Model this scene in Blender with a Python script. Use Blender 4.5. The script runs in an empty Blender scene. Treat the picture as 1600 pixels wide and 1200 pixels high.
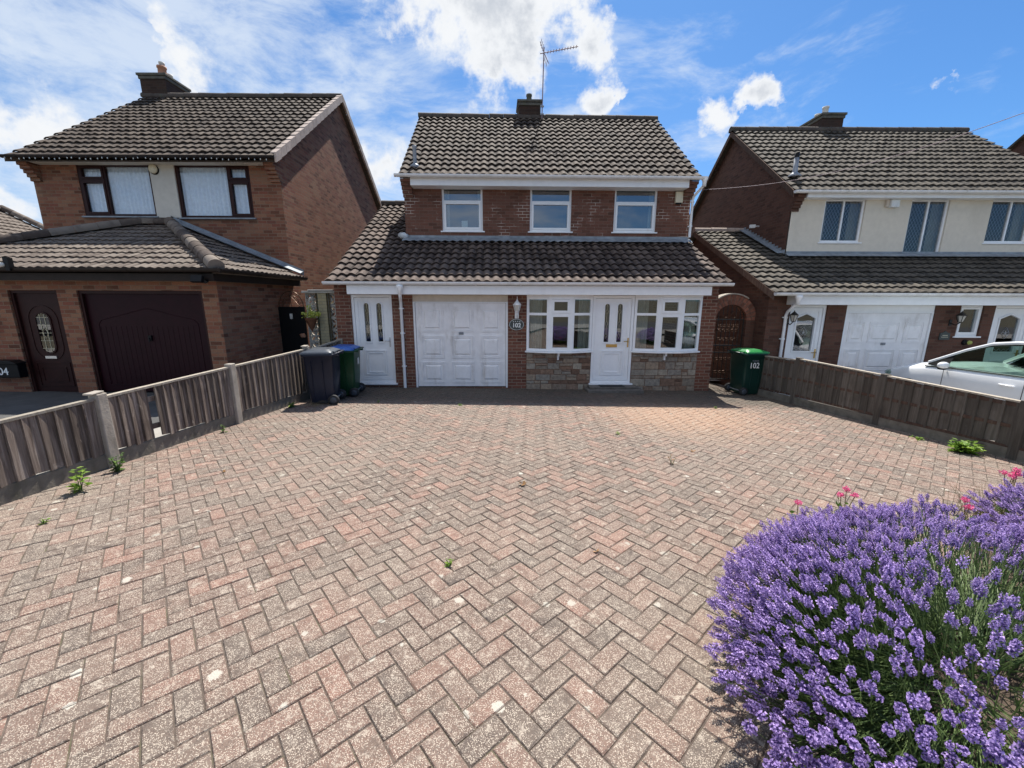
import bpy, math, random
from mathutils import Vector, Matrix
import numpy as np
R = math.radians
random.seed(7)
SC = bpy.context.scene
COL = SC.collection

# ------------------------------------------------------------------ camera
cam = bpy.data.cameras.new("camera")
camo = bpy.data.objects.new("camera", cam); COL.objects.link(camo)
cam.sensor_width = 36.0; cam.lens = 36.0*625/1600
cam.clip_start = 0.05; cam.clip_end = 3000
camo.location = (0, 0, 2.10)
camo.rotation_euler = (Matrix.Rotation(R(78), 3, 'X') @ Matrix.Rotation(0.0035, 3, 'Z')).to_euler()
SC.camera = camo

# ------------------------------------------------------------------ light
SUN = Vector((0.31, 1.40, 2.36)).normalized()
sl = bpy.data.lights.new("sun", 'SUN'); so = bpy.data.objects.new("sun", sl); COL.objects.link(so)
sl.energy = 4.1; sl.angle = R(0.5); sl.color = (1.0, 0.955, 0.88)
so.rotation_euler = SUN.to_track_quat('Z', 'Y').to_euler()
so.location = (0, 0, 30)
SC.view_settings.view_transform = 'Standard'
SC.view_settings.look = 'None'
SC.view_settings.exposure = 0.95
SC.view_settings.gamma = 1.0
SC.cycles.use_denoising = True
SC.cycles.max_bounces = 6
SC.cycles.transparent_max_bounces = 12

# ------------------------------------------------------------------ node helper
class NT:
    def __init__(s, nt): s.nt = nt; s.n = nt.nodes; s.l = nt.links
    def node(s, typ, ins=None, **kw):
        n = s.n.new(typ)
        for k, v in kw.items(): setattr(n, k, v)
        for k, v in (ins or {}).items():
            sock = n.inputs[k]
            if hasattr(v, 'is_linked') or isinstance(v, bpy.types.NodeSocket): s.l.new(v, sock)
            else: sock.default_value = v
        return n
    def m(s, op, a, b=0.0, c=0.0, clamp=False):
        n = s.n.new('ShaderNodeMath'); n.operation = op; n.use_clamp = clamp
        for i, v in enumerate((a, b, c)):
            if isinstance(v, bpy.types.NodeSocket): s.l.new(v, n.inputs[i])
            else: n.inputs[i].default_value = v
        return n.outputs[0]
    def v(s, op, a, b=(0, 0, 0), out=0):
        n = s.n.new('ShaderNodeVectorMath'); n.operation = op
        for i, x in enumerate((a, b)):
            if isinstance(x, bpy.types.NodeSocket): s.l.new(x, n.inputs[i])
            else: n.inputs[i].default_value = x
        return n.outputs[out]
    def mix(s, f, a, b, mode='MIX'):
        n = s.n.new('ShaderNodeMix'); n.data_type = 'RGBA'; n.blend_type = mode
        for i, x in ((0, f), (6, a), (7, b)):
            if isinstance(x, bpy.types.NodeSocket): s.l.new(x, n.inputs[i])
            else: n.inputs[i].default_value = (tuple(x)+(1,))[:4] if i else x
        return n.outputs[2]
    def noise(s, vec, scale, detail=2, rough=.5, dist=0.0, out=0):
        n = s.node('ShaderNodeTexNoise', {'Scale': scale, 'Detail': detail, 'Roughness': rough, 'Distortion': dist})
        if vec is not None: s.l.new(vec, n.inputs['Vector'])
        return n.outputs[out]
    def ramp(s, f, stops, interp='LINEAR'):
        n = s.n.new('ShaderNodeValToRGB'); cr = n.color_ramp; cr.interpolation = interp
        while len(cr.elements) < len(stops): cr.elements.new(0.5)
        for e, (p, c) in zip(cr.elements, stops):
            e.position = p; e.color = (tuple(c)+(1,))[:4] if hasattr(c, '__len__') else (c, c, c, 1)
        s.l.new(f, n.inputs[0]); return n.outputs[0]
    def mr(s, f, a, b, c=0.0, d=1.0, typ='SMOOTHSTEP'):
        n = s.n.new('ShaderNodeMapRange'); n.interpolation_type = typ
        s.l.new(f, n.inputs[0])
        for i, x in enumerate((a, b, c, d)): n.inputs[i+1].default_value = x
        return n.outputs[0]

# ------------------------------------------------------------------ world sky with clouds
def pix(x, y):      # a direction in the sky, fixed in the world
    f = 625; P = R(12); u = x-800; w = 600-y
    return Vector((u/f, math.cos(P)+w/f*math.sin(P), -math.sin(P)+w/f*math.cos(P))).normalized()
world = bpy.data.worlds.new("World"); SC.world = world; world.use_nodes = True
W = NT(world.node_tree); W.n.clear()
sky = W.node('ShaderNodeTexSky', sky_type='NISHITA', sun_disc=False)
sky.sun_elevation = math.asin(SUN.z); sky.sun_rotation = math.atan2(SUN.x, SUN.y)
sky.altitude = 100; sky.air_density = 1.0; sky.dust_density = 0.6; sky.ozone_density = 3.0
tc = W.node('ShaderNodeTexCoord'); D = W.v('NORMALIZE', tc.outputs['Generated'])
fb = W.noise(D, 7.5, 11, .62, .12)
fb2 = W.noise(W.v('MULTIPLY', D, (1, 1, 1.6)), 13.0, 8, .6)
tot = None
blobs = [  # x, y, radius, weight : cumulus
    (760, 30, .24, 1.05), (700, 80, .15, .85), (905, 62, .10, .95), (810, 100, .12, .85), (935, 70, .06, .75), (640, -10, .14, .7), (740, -90, .26, .9), (850, 10, .13, .8),
    (925, 144, .085, .9), (893, 155, .055, .62), (960, 140, .055, .62),
    (1110, 182, .075, .80), (1130, 193, .05, .6), (1191, 141, .066, .76), (1165, 160, .035, .7),
    (1565, 110, .04, .5), (1480, 130, .025, .45), (1595, 92, .035, .45),
    (600, 270, .16, .75), (610, 320, .16, .7),
    (60, 150, .17, .62), (-20, 180, .2, .7), (150, 160, .09, .5), (20, 330, .10, .65), (310, 115, .08, .62), (270, 60, .06, .45), (290, 85, .06, .5), (1160, 165, .03, .5), (1440, 60, .04, .4)]
DW = W.v('ADD', D, W.v('MULTIPLY', W.v('SUBTRACT', W.noise(D, 11.0, 6, .6, out=1), (.5, .5, .5)), (.17, .17, .13)))
for (x, y, r, wt) in blobs:
    d = pix(x, y)
    dist = W.v('DISTANCE', DW, tuple(d), out=1)
    g = W.mr(dist, r, 0.0, 0.0, wt)
    tot = g if tot is None else W.m('MAXIMUM', tot, g)
for (d, r, wt) in ((Vector((-.2, -.62, .76)), .62, .9), (Vector((.6, -.45, .66)), .45, .8)):   # unseen clouds added behind the camera as fill for the house fronts
    g = W.mr(W.v('DISTANCE', D, tuple(d.normalized()), out=1), r, 0.0, 0.0, wt); tot = W.m('MAXIMUM', tot, g)
n1 = W.m('MULTIPLY', W.m('SUBTRACT', fb, .5), 3.4)
n2 = W.m('MULTIPLY', W.m('SUBTRACT', fb2, .5), 0.9)
cum = W.m('ADD', W.m('ADD', tot, n1), n2)
cum = W.m('MULTIPLY', cum, W.mr(tot, 0.02, .25))
cumask = W.mr(cum, .34, .92)
# thin high streaks, denser towards the left
sep = W.node('ShaderNodeSeparateXYZ', {0: D})
warp = W.v('ADD', W.node('ShaderNodeMapping', {'Vector': D, 'Rotation': (0, R(35), R(12)), 'Scale': (1.6, 4.0, 6.5)}).outputs[0], W.v('MULTIPLY', W.noise(D, 2.0, 3, .5, out=1), (.8, .8, .8)))
ci = W.noise(warp, 2.6, 11, .64, .15)
leftness = W.mr(W.m('DIVIDE', sep.outputs[0], W.m('ADD', W.m('ABSOLUTE', sep.outputs[1]), .25)), .62, -.35, 0.0, 1.0, 'LINEAR')
ci2 = W.m('ADD', ci, W.m('MULTIPLY', leftness, .26))
cimask = W.m('MULTIPLY', W.mr(ci2, .53, .90), .80)
haze = W.m('MULTIPLY', W.mr(sep.outputs[2], .6, 0.0), W.m('MULTIPLY_ADD', leftness, .42, .03))
# cloud shade: bright edges and greyer hearts
heart = W.mr(W.noise(D, 7.0, 8, .6), .42, .60)
cumcol = W.mix(W.m('MULTIPLY', W.m('MULTIPLY', heart, W.mr(cum, .75, 1.35)), .85), (6.1, 6.25, 6.45), (3.6, 3.9, 4.4))
skyc = W.mix(1.0, sky.outputs[0], (.37, .65, .91), 'MULTIPLY')
c1 = W.mix(haze, skyc, (3.6, 4.9, 6.6))
c1 = W.mix(cimask, c1, (5.0, 5.6, 6.4))
cumcol = W.mix(W.mr(sep.outputs[1], .0, -.35), cumcol, (13.0, 12.7, 12.2))     # added clouds behind the camera, brightened to fill the shaded fronts
c1 = W.mix(cumask, c1, cumcol)
bg = W.node('ShaderNodeBackground', {'Color': c1, 'Strength': 0.078})
wo = W.node('ShaderNodeOutputWorld', {0: bg.outputs[0]})

# ------------------------------------------------------------------ mesh builder
class MB:
    def __init__(s): s.v = []; s.f = []; s.uv = []; s.r = []; s.sm = []
    def face(s, pts, uv=None, rnd=None, smooth=False):
        i = len(s.v); s.v += [tuple(p) for p in pts]; s.f.append(tuple(range(i, i+len(pts))))
        if uv is None:
            a, b, c = Vector(pts[0]), Vector(pts[1]), Vector(pts[-1])
            n = (b-a).cross(c-a)
            if n.length < 1e-12 and len(pts) > 3: n = (Vector(pts[2])-b).cross(Vector(pts[3])-b)
            if abs(n.z) > max(abs(n.x), abs(n.y)): uv = [(p[0], p[1]) for p in pts]
            elif abs(n.x) > abs(n.y): uv = [(p[1], p[2]) for p in pts]
            else: uv = [(p[0], p[2]) for p in pts]
        s.uv.append(uv); s.r.append(random.random() if rnd is None else rnd); s.sm.append(smooth)
    def grid(s, rows, rnd=None, smooth=True, close=False):
        """rows: list of rows of points, shared vertices"""
        i0 = len(s.v); n = len(rows[0])
        for r_ in rows: s.v += [tuple(p) for p in r_]
        rr = random.random() if rnd is None else rnd
        for a in range(len(rows)-1):
            for b in range(n if close else n-1):
                c = (b+1) % n
                f = (i0+a*n+b, i0+a*n+c, i0+(a+1)*n+c, i0+(a+1)*n+b)
                s.f.append(f); s.uv.append([(s.v[k][0]+s.v[k][1], s.v[k][2]) for k in f]); s.r.append(rr); s.sm.append(smooth)
    def box(s, x0, x1, y0, y1, z0, z1, rnd=None):
        if x0 > x1: x0, x1 = x1, x0
        if y0 > y1: y0, y1 = y1, y0
        if z0 > z1: z0, z1 = z1, z0
        r = random.random() if rnd is None else rnd
        p = [(x, y, z) for z in (z0, z1) for x, y in ((x0, y0), (x1, y0), (x1, y1), (x0, y1))]
        for q in ((3, 2, 1, 0), (4, 5, 6, 7), (0, 1, 5, 4), (1, 2, 6, 5), (2, 3, 7, 6), (3, 0, 4, 7)):
            s.face([p[k] for k in q], rnd=r)
    def obox(s, c, ax, ay, az, rnd=None):
        """oriented box, half-axis vectors"""
        c, ax, ay, az = map(Vector, (c, ax, ay, az)); r = random.random() if rnd is None else rnd
        p = [c+sx*ax+sy*ay+sz*az for sz in (-1, 1) for sx, sy in ((-1, -1), (1, -1), (1, 1), (-1, 1))]
        for q in ((3, 2, 1, 0), (4, 5, 6, 7), (0, 1, 5, 4), (1, 2, 6, 5), (2, 3, 7, 6), (3, 0, 4, 7)):
            s.face([p[k] for k in q], rnd=r)
    def prism(s, pts, y0, y1, rnd=None):
        """polygon in (x,z), counter-clockwise seen from -y, from front y0 to back y1"""
        r = random.random() if rnd is None else rnd
        s.face([(x, y0, z) for x, z in pts], rnd=r); s.face([(x, y1, z) for x, z in pts[::-1]], rnd=r)
        n = len(pts)
        for i in range(n):
            a, b = pts[i], pts[(i+1) % n]
            s.face([(a[0], y1, a[1]), (b[0], y1, b[1]), (b[0], y0, b[1]), (a[0], y0, a[1])], rnd=r)
    def ring(s, outer, inner, y0, y1, rnd=None):
        n = len(outer); r = random.random() if rnd is None else rnd
        for i in range(n):
            j = (i+1) % n; a, b, c, d = outer[i], outer[j], inner[j], inner[i]
            s.face([(a[0], y0, a[1]), (b[0], y0, b[1]), (c[0], y0, c[1]), (d[0], y0, d[1])], rnd=r)
            s.face([(a[0], y1, a[1]), (b[0], y1, b[1]), (b[0], y0, b[1]), (a[0], y0, a[1])], rnd=r)
            s.face([(d[0], y0, d[1]), (c[0], y0, c[1]), (c[0], y1, c[1]), (d[0], y1, d[1])], rnd=r)
    def rring(s, x0, x1, z0, z1, w, y0, y1):
        s.ring([(x0, z0), (x1, z0), (x1, z1), (x0, z1)], [(x0+w, z0+w), (x1-w, z0+w), (x1-w, z1-w), (x0+w, z1-w)], y0, y1)
    def tube(s, pts, r, n=8, rnd=None, caps=True, closed=False):
        pts = [Vector(p) for p in pts]; rows = []; m = len(pts)
        rad = r if hasattr(r, '__len__') else [r]*m
        prev = None
        for i, p in enumerate(pts):
            if closed: t = pts[(i+1) % m]-pts[i-1]
            else: t = pts[min(i+1, m-1)]-pts[max(i-1, 0)]
            t = t.normalized() if t.length > 1e-9 else Vector((0, 0, 1))
            if prev is None:
                a = t.orthogonal().normalized()
            else:
                a = prev-prev.dot(t)*t
                a = a.normalized() if a.length > 1e-6 else t.orthogonal().normalized()
            prev = a; b = t.cross(a)
            rows.append([p+rad[i]*(math.cos(2*math.pi*k/n)*a+math.sin(2*math.pi*k/n)*b) for k in range(n)])
        if closed: rows.append(rows[0])
        s.grid(rows, rnd=rnd, close=True)
        if caps and not closed:
            s.face(rows[0][::-1], rnd=rnd); s.face(rows[-1], rnd=rnd)
    def lathe(s, prof, c=(0, 0, 0), n=16, rnd=None, axis='Z'):
        rows = []
        for r_, h in prof:
            row = []
            for k in range(n):
                a = 2*math.pi*k/n; x, y = r_*math.cos(a), r_*math.sin(a)
                row.append((c[0]+x, c[1]+y, c[2]+h) if axis == 'Z' else ((c[0]+h, c[1]+x, c[2]+y) if axis == 'X' else (c[0]+x, c[1]+h, c[2]-y)))
            rows.append(row)
        s.grid(rows, rnd=rnd, close=True)
    def blob(s, c, r, n=8, m=5, rnd=None, jit=0):
        rx, ry, rz = r if hasattr(r, '__len__') else (r, r, r)
        rows = []
        for i in range(m+1):
            th = math.pi*i/m; row = []
            for k in range(n):
                a = 2*math.pi*k/n; j = 1+random.uniform(-jit, jit)
                row.append((c[0]+rx*j*math.sin(th)*math.cos(a), c[1]+ry*j*math.sin(th)*math.sin(a), c[2]-rz*j*math.cos(th)))
            rows.append(row)
        s.grid(rows, rnd=rnd, close=True)
    def build(s, name, mat, parent=None, loc=None, bevel=0.0, xf=None):
        me = bpy.data.meshes.new(name)
        vs = s.v
        if xf: vs = [xf(p) for p in vs]
        off = Vector(loc) if loc is not None else (Vector(parent_world(parent)) if parent else Vector((0, 0, 0)))
        vs = [(p[0]-off.x, p[1]-off.y, p[2]-off.z) for p in vs]
        me.from_pydata(vs, [], s.f)
        uvl = me.uv_layers.new(name="UVMap")
        uvl.data.foreach_set('uv', [c for f in s.uv for p in f for c in p])
        at = me.attributes.new("rnd", 'FLOAT', 'FACE'); at.data.foreach_set('value', s.r)
        me.polygons.foreach_set('use_smooth', s.sm)
        me.materials.append(M[mat] if isinstance(mat, str) else mat)
        me.update()
        o = bpy.data.objects.new(name, me); COL.objects.link(o)
        if loc is not None: o.location = loc
        if parent: o.parent = parent
        if bevel:
            wd = o.modifiers.new('weld', 'WELD'); wd.merge_threshold = 1e-4
            bm_ = o.modifiers.new('bevel', 'BEVEL'); bm_.width = bevel; bm_.segments = 2; bm_.limit_method = 'ANGLE'; bm_.angle_limit = R(40)
        return o
def parent_world(p):
    v = Vector((0, 0, 0))
    while p: v += p.location; p = p.parent
    return v
def tag(o, label=None, cat=None, group=None, kind=None):
    if label: o['label'] = label
    if cat: o['category'] = cat
    if group: o['group'] = group
    if kind: o['kind'] = kind
    return o
def thing(name, loc, label, cat, group=None):
    o = bpy.data.objects.new(name, None); COL.objects.link(o); o.location = loc; o.empty_display_size = .2
    return tag(o, label, cat, group)
def text_mesh(txt, size, extrude=0.002, bold=0.0):
    cu = bpy.data.curves.new('text', 'FONT'); cu.body = txt; cu.size = size; cu.extrude = extrude; cu.offset = bold
    cu.align_x = 'CENTER'; cu.align_y = 'CENTER'
    o = bpy.data.objects.new('text', cu); COL.objects.link(o)
    dg = bpy.context.evaluated_depsgraph_get()
    me = bpy.data.meshes.new_from_object(o.evaluated_get(dg)); bpy.data.objects.remove(o); return me
def text_part(name, txt, size, pos, mat, parent, rz=0.0, rx=90, bold=0.0, loc_local=None, sx=1.0):
    me = text_mesh(txt, size, bold=bold); me.materials.clear(); me.materials.append(M[mat])
    me.transform(Matrix.Translation(Vector(pos)-parent_world(parent)) @ Matrix.Rotation(rz, 4, 'Z') @ Matrix.Rotation(R(rx), 4, 'X') @ Matrix.Diagonal((sx, 1, 1, 1)))
    o = bpy.data.objects.new(name, me); COL.objects.link(o); o.parent = parent
    return o
def arc(cx, cz, r, a0, a1, n, rz=None):
    rz = r if rz is None else rz
    return [(cx+r*math.cos(R(a0+(a1-a0)*i/n)), cz+rz*math.sin(R(a0+(a1-a0)*i/n))) for i in range(n+1)]

# ------------------------------------------------------------------ materials
M = {}
def newmat(name):
    m = bpy.data.materials.new(name); m.use_nodes = True; M[name] = m
    t = NT(m.node_tree); b = t.n['Principled BSDF']; return m, t, b
def simple(name, col, rough=.5, metal=0.0, var=.12, vs=8.0, bump=0.0, bs=60.0, spec=.5, rndvar=0.0, coat=0.0, dirt=None):
    m, t, b = newmat(name)
    ob = t.node('ShaderNodeTexCoord').outputs['Object']
    n = t.noise(ob, vs, 5, .6)
    f = t.mr(n, .3, .7, 1-var, 1+var, 'LINEAR')
    if rndvar:
        a = t.node('ShaderNodeAttribute', attribute_name='rnd').outputs['Fac']
        f = t.m('MULTIPLY', f, t.mr(a, 0, 1, 1-rndvar, 1+rndvar, 'LINEAR'))
    c = t.v('SCALE', col); c.node.inputs[3].default_value = 1; t.l.new(f, c.node.inputs[3])
    if dirt:
        dn = t.noise(t.v('MULTIPLY', ob, (1, 1, .35)), dirt[2] if len(dirt) > 2 else 3.0, 7, .65)
        c = t.mix(t.m('MULTIPLY', t.mr(dn, .5, .75), dirt[1]), c, dirt[0])
    t.l.new(c, b.inputs['Base Color'])
    b.inputs['Roughness'].default_value = rough; b.inputs['Metallic'].default_value = metal
    b.inputs['Specular IOR Level'].default_value = spec
    b.inputs['Coat Weight'].default_value = coat
    if bump:
        bn = t.node('ShaderNodeBump', {'Strength': bump, 'Distance': .01, 'Height': t.noise(ob, bs, 5, .6)})
        t.l.new(bn.outputs[0], b.inputs['Normal'])
    return m
def brick(name, stops, mortar, bw=.225, bh=.075, mw=.011, patch=.15, patchcol=(.3, .25, .18), white=0.0):
    m, t, b = newmat(name)
    uv = t.node('ShaderNodeUVMap').outputs[0]
    s = t.node('ShaderNodeSeparateXYZ', {0: uv}); u, v = s.outputs[0], s.outputs[1]
    ob = t.node('ShaderNodeTexCoord').outputs['Object']
    rv = t.m('DIVIDE', v, bh); row = t.m('FLOOR', rv)
    ru = t.m('ADD', t.m('DIVIDE', u, bw), t.m('MULTIPLY', t.m('MODULO', t.m('ABSOLUTE', row), 2.0), .5)); cell = t.m('FLOOR', ru)
    cv = t.node('ShaderNodeCombineXYZ', {0: cell, 1: row})
    wn = t.node('ShaderNodeTexWhiteNoise', {'Vector': cv.outputs[0]}, noise_dimensions='3D')
    big = t.noise(ob, .8, 4, .6)
    sel = t.m('ADD', t.m('MULTIPLY', wn.outputs[0], .75), t.m('MULTIPLY', big, .25))
    col = t.ramp(sel, stops)
    fn = t.noise(uv, 45, 5, .7)
    col = t.mix(1.0, col, t.ramp(fn, [(.25, .72), (.75, 1.25)]), 'MULTIPLY')
    col = t.mix(t.m('MULTIPLY', t.mr(t.noise(ob, 1.3, 6, .7), .52, .72), patch), col, patchcol)
    # mortar mask
    wob = t.m('MULTIPLY', t.m('SUBTRACT', t.noise(uv, 30, 2), .5), .05)
    fu = t.m('FRACT', ru); fv = t.m('FRACT', rv)
    eu = t.m('MULTIPLY', t.m('MINIMUM', fu, t.m('SUBTRACT', 1.0, fu)), bw)
    ev = t.m('MULTIPLY', t.m('MINIMUM', fv, t.m('SUBTRACT', 1.0, fv)), bh)
    e = t.m('ADD', t.m('MINIMUM', eu, ev), t.m('MULTIPLY', wob, .06))
    mk = t.mr(e, mw*.42, mw*.62)
    mcol = t.mix(1.0, mortar, t.ramp(t.noise(ob, 3, 5, .7), [(.3, .6), (.7, 1.1)]), 'MULTIPLY')
    if white:   # lime bloom on the joints
        mcol = t.mix(t.m('MULTIPLY', t.mr(t.noise(ob, 1.6, 3, .6), .50, .62), white), mcol, (.7, .64, .56))
    out = t.mix(mk, mcol, col)
    t.l.new(out, b.inputs['Base Color']); b.inputs['Roughness'].default_value = .88; b.inputs['Specular IOR Level'].default_value = .25
    h = t.m('ADD', t.m('MULTIPLY', mk, 1.0), t.m('MULTIPLY', fn, .35))
    bn = t.node('ShaderNodeBump', {'Strength': .6, 'Distance': .006, 'Height': h}); t.l.new(bn.outputs[0], b.inputs['Normal'])
    return m
brick('brick_red', [(.1, (.10, .042, .030)), (.35, (.16, .064, .043)), (.6, (.20, .082, .054)), (.85, (.15, .068, .050)), (1, (.09, .042, .034))], (.32, .25, .185), patch=.12, patchcol=(.2, .14, .09), white=.0)
brick('brick_red_upper', [(.1, (.10, .048, .034)), (.4, (.155, .068, .047)), (.7, (.18, .082, .058)), (1, (.13, .068, .050))], (.19, .13, .098), mw=.009, patch=.12, patchcol=(.14, .1, .07), white=.75)
brick('brick_multi', [(.1, (.11, .045, .028)), (.3, (.21, .085, .05)), (.5, (.265, .112, .066)), (.65, (.26, .135, .08)), (.8, (.22, .078, .05)), (1, (.13, .065, .047))], (.25, .18, .125), mw=.010, patch=.4, patchcol=(.26, .165, .10))
brick('brick_dark', [(.1, (.075, .036, .026)), (.4, (.112, .053, .037)), (.7, (.132, .064, .045)), (1, (.068, .037, .029))], (.12, .085, .063), mw=.009, patch=.3, patchcol=(.09, .06, .042))
brick('brick_soot', [(.1, (.035, .020, .016)), (.5, (.055, .030, .022)), (1, (.04, .026, .021))], (.06, .047, .037), patch=.4, patchcol=(.04, .035, .025))
brick('brick_buff', [(.1, (.36, .30, .17)), (.5, (.42, .36, .22)), (1, (.36, .33, .22))], (.30, .27, .2), patch=.2)

def tilemat(name, base, light, dark, lichen=.35):
    m, t, b = newmat(name)
    ob = t.node('ShaderNodeTexCoord').outputs['Object']
    a = t.node('ShaderNodeAttribute', attribute_name='rnd').outputs['Fac']
    c = t.ramp(a, [(.08, dark), (.45, base), (.75, light), (1, light)])
    n = t.noise(ob, 9, 7, .7)
    c = t.mix(t.m('MULTIPLY', t.mr(n, .46, .72), .45), c, light)
    c = t.mix(t.m('MULTIPLY', t.mr(t.noise(ob, 2.1, 6, .7), .48, .68), .65), c, dark)
    sp = t.noise(ob, 26, 3, .6)
    c = t.mix(t.m('MULTIPLY', t.mr(sp, .655, .70), lichen), c, (.42, .41, .36))
    t.l.new(c, b.inputs['Base Color']); b.inputs['Roughness'].default_value = .86; b.inputs['Specular IOR Level'].default_value = .3
    bn = t.node('ShaderNodeBump', {'Strength': .5, 'Distance': .008, 'Height': t.noise(ob, 55, 5, .7)}); t.l.new(bn.outputs[0], b.inputs['Normal'])
tilemat('tile_brown', (.066, .046, .034), (.118, .090, .068), (.028, .020, .016), .6)
tilemat('tile_low', (.088, .062, .050), (.150, .112, .092), (.030, .020, .017), .4)
tilemat('tile_left', (.066, .047, .035), (.112, .087, .067), (.030, .022, .018), .5)
tilemat('tile_left_low', (.135, .105, .084), (.20, .165, .135), (.065, .047, .038), .1)
tilemat('tile_right', (.074, .061, .047), (.118, .100, .078), (.040, .035, .029), .3)
simple('mortar_verge', (.40, .32, .27), .85, var=.15, rndvar=.14, dirt=((.2, .16, .13), .5, 6))
simple('ridge_tile', (.075, .058, .047), .85, var=.3, vs=5, bump=.4, rndvar=.15, dirt=((.09, .1, .07), .6, 4))
simple('upvc', (.84, .85, .86), .32, var=.03, dirt=((.55, .54, .50), .22, 2.5))
simple('upvc_gutter', (.74, .74, .74), .4, var=.04, dirt=((.40, .38, .33), .5, 5))
simple('garage_white', (.84, .825, .825), .5, var=.07, vs=5, dirt=((.50, .46, .42), .6, 4.0))
simple('lintel_cream', (.60, .53, .44), .8, var=.08, dirt=((.42, .36, .28), .4, 3))
simple('render_cream', (.68, .62, .52), .92, var=.05, bump=.35, bs=90, dirt=((.5, .45, .37), .35, 1.5))
simple('render_grey', (.55, .52, .46), .92, var=.06, bump=.3, bs=80, dirt=((.42, .38, .32), .3, 2))
simple('lead', (.23, .26, .29), .55, metal=.1, var=.3, vs=5, bump=.2, bs=12, dirt=((.40, .43, .46), .6, 4))
simple('lead_white', (.5, .52, .53), .7, var=.3, vs=6)
simple('maroon', (.019, .0030, .006), .5, var=.15, spec=.15)
simple('wood_brown', (.028, .008, .007), .5, var=.2, spec=.2)
simple('fascia_brown', (.022, .015, .012), .6, var=.2, spec=.2)
simple('iron', (.010, .009, .008), .5, metal=.0, var=.2)
simple('iron_bronze', (.09, .045, .025), .35, metal=.6, var=.2)
simple('black_plastic', (.006, .006, .007), .5, spec=.2)
simple('rubber', (.02, .02, .021), .75)
simple('gold', (.55, .36, .12), .3, metal=.9)
simple('brass_came', (.62, .56, .40), .35, metal=.5)
simple('steel', (.55, .56, .58), .3, metal=.9)
simple('galv', (.26, .28, .31), .5, metal=.3, var=.15, dirt=((.15, .14, .13), .4, 6))
simple('terracotta', (.42, .20, .12), .8, bump=.2)
simple('pot_white', (.62, .60, .55), .8)
simple('cap_stone', (.10, .095, .08), .9, var=.35, bump=.5, bs=30, dirt=((.12, .13, .07), .6, 7))
simple('navy', (.006, .011, .028), .5, var=.12, dirt=((.05, .055, .07), .35, 4))
simple('navy_lid', (.05, .06, .075), .4, var=.15, dirt=((.13, .14, .16), .5, 3))
simple('blue_lid', (.03, .12, .42), .35, var=.12)
simple('green_bin', (.007, .055, .022), .42, var=.15, dirt=((.02, .08, .05), .3, 4))
simple('green_dark', (.005, .034, .026), .40, var=.15)
simple('green_lid', (.012, .20, .045), .35, var=.15)
simple('paint_white', (.75, .76, .74), .6)
simple('slate', (.045, .055, .052), .45, var=.2)
simple('interior', (.12, .10, .085), .9)
simple('curtain', (.55, .52, .46), .9, var=.12)
simple('curtain_red', (.16, .05, .05), .9, var=.12)
simple('net', (.80, .83, .88), .9, var=.10, vs=14)
simple('concrete', (.34, .30, .25), .92, var=.18, bump=.4, bs=50, dirt=((.14, .12, .09), .65, 5))
simple('gravel_board', (.17, .15, .12), .95, var=.3, bump=.5, bs=40, dirt=((.08, .08, .05), .6, 5))
simple('block_screen', (.46, .44, .39), .9, var=.15, bump=.3, dirt=((.15, .14, .11), .5, 6))
simple('asphalt', (.075, .073, .07), .92, var=.25, vs=3, bump=.4, bs=120)
simple('concrete_drive', (.30, .28, .25), .92, var=.15, vs=3, bump=.3, bs=90)
simple('earth', (.10, .085, .05), .95, var=.4, vs=2)
simple('soil', (.085, .06, .042), .95, var=.45, vs=12, bump=.8, bs=30)
simple('car_white', (.88, .89, .90), .25, var=.01, coat=.8)
simple('wire_pink', (.30, .22, .24), .6)
simple('wicker', (.15, .06, .03), .9, var=.35, vs=40, bump=.6)
simple('leaf_dry', (.30, .16, .06), .85, var=.3, rndvar=.4)
simple('bulb', (.6, .6, .55), .25)
simple('alarm_white', (.72, .74, .74), .45)
simple('alarm_cream', (.66, .60, .44), .5)
simple('mat_black', (.02, .02, .02), .95, bump=.6)
simple('step_stone', (.13, .115, .10), .9, var=.3, bump=.4)

def wood(name, c0, c1, c2, red=0.0):
    m, t, b = newmat(name)
    ob = t.node('ShaderNodeTexCoord').outputs['Object']
    a = t.node('ShaderNodeAttribute', attribute_name='rnd').outputs['Fac']
    sv = t.v('ADD', t.v('MULTIPLY', ob, (26, 26, 1.6)), t.node('ShaderNodeCombineXYZ', {2: t.m('MULTIPLY', a, 37.0), 0: t.m('MULTIPLY', a, 11.0)}).outputs[0])
    g = t.noise(sv, 1.0, 7, .62, .9)
    c = t.ramp(g, [(.3, c0), (.52, c1), (.75, c2)])
    c = t.mix(1.0, c, t.ramp(a, [(0, .68), (1, 1.25)]), 'MULTIPLY')
    kn = t.noise(t.v('MULTIPLY', ob, (9, 9, 4)), 1.0, 3, .5, 1.2)
    c = t.mix(t.m('MULTIPLY', t.mr(kn, .66, .76), .5), c, c2)
    c = t.mix(t.m('MULTIPLY', t.mr(t.noise(ob, 2.2, 5, .6), .5, .7), .6), c, c0)
    t.l.new(c, b.inputs['Base Color']); b.inputs['Roughness'].default_value = .88; b.inputs['Specular IOR Level'].default_value = .25
    bn = t.node('ShaderNodeBump', {'Strength': .7, 'Distance': .006, 'Height': g}); t.l.new(bn.outputs[0], b.inputs['Normal'])
wood('wood_grey', (.075, .055, .044), (.185, .145, .118), (.37, .315, .27))
wood('wood_dark', (.075, .063, .051), (.125, .108, .089), (.18, .162, .138))
wood('wood_rail', (.07, .04, .03), (.12, .075, .055), (.17, .12, .09))
wood('wood_cap', (.28, .24, .19), (.40, .35, .28), (.5, .45, .37))

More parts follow.
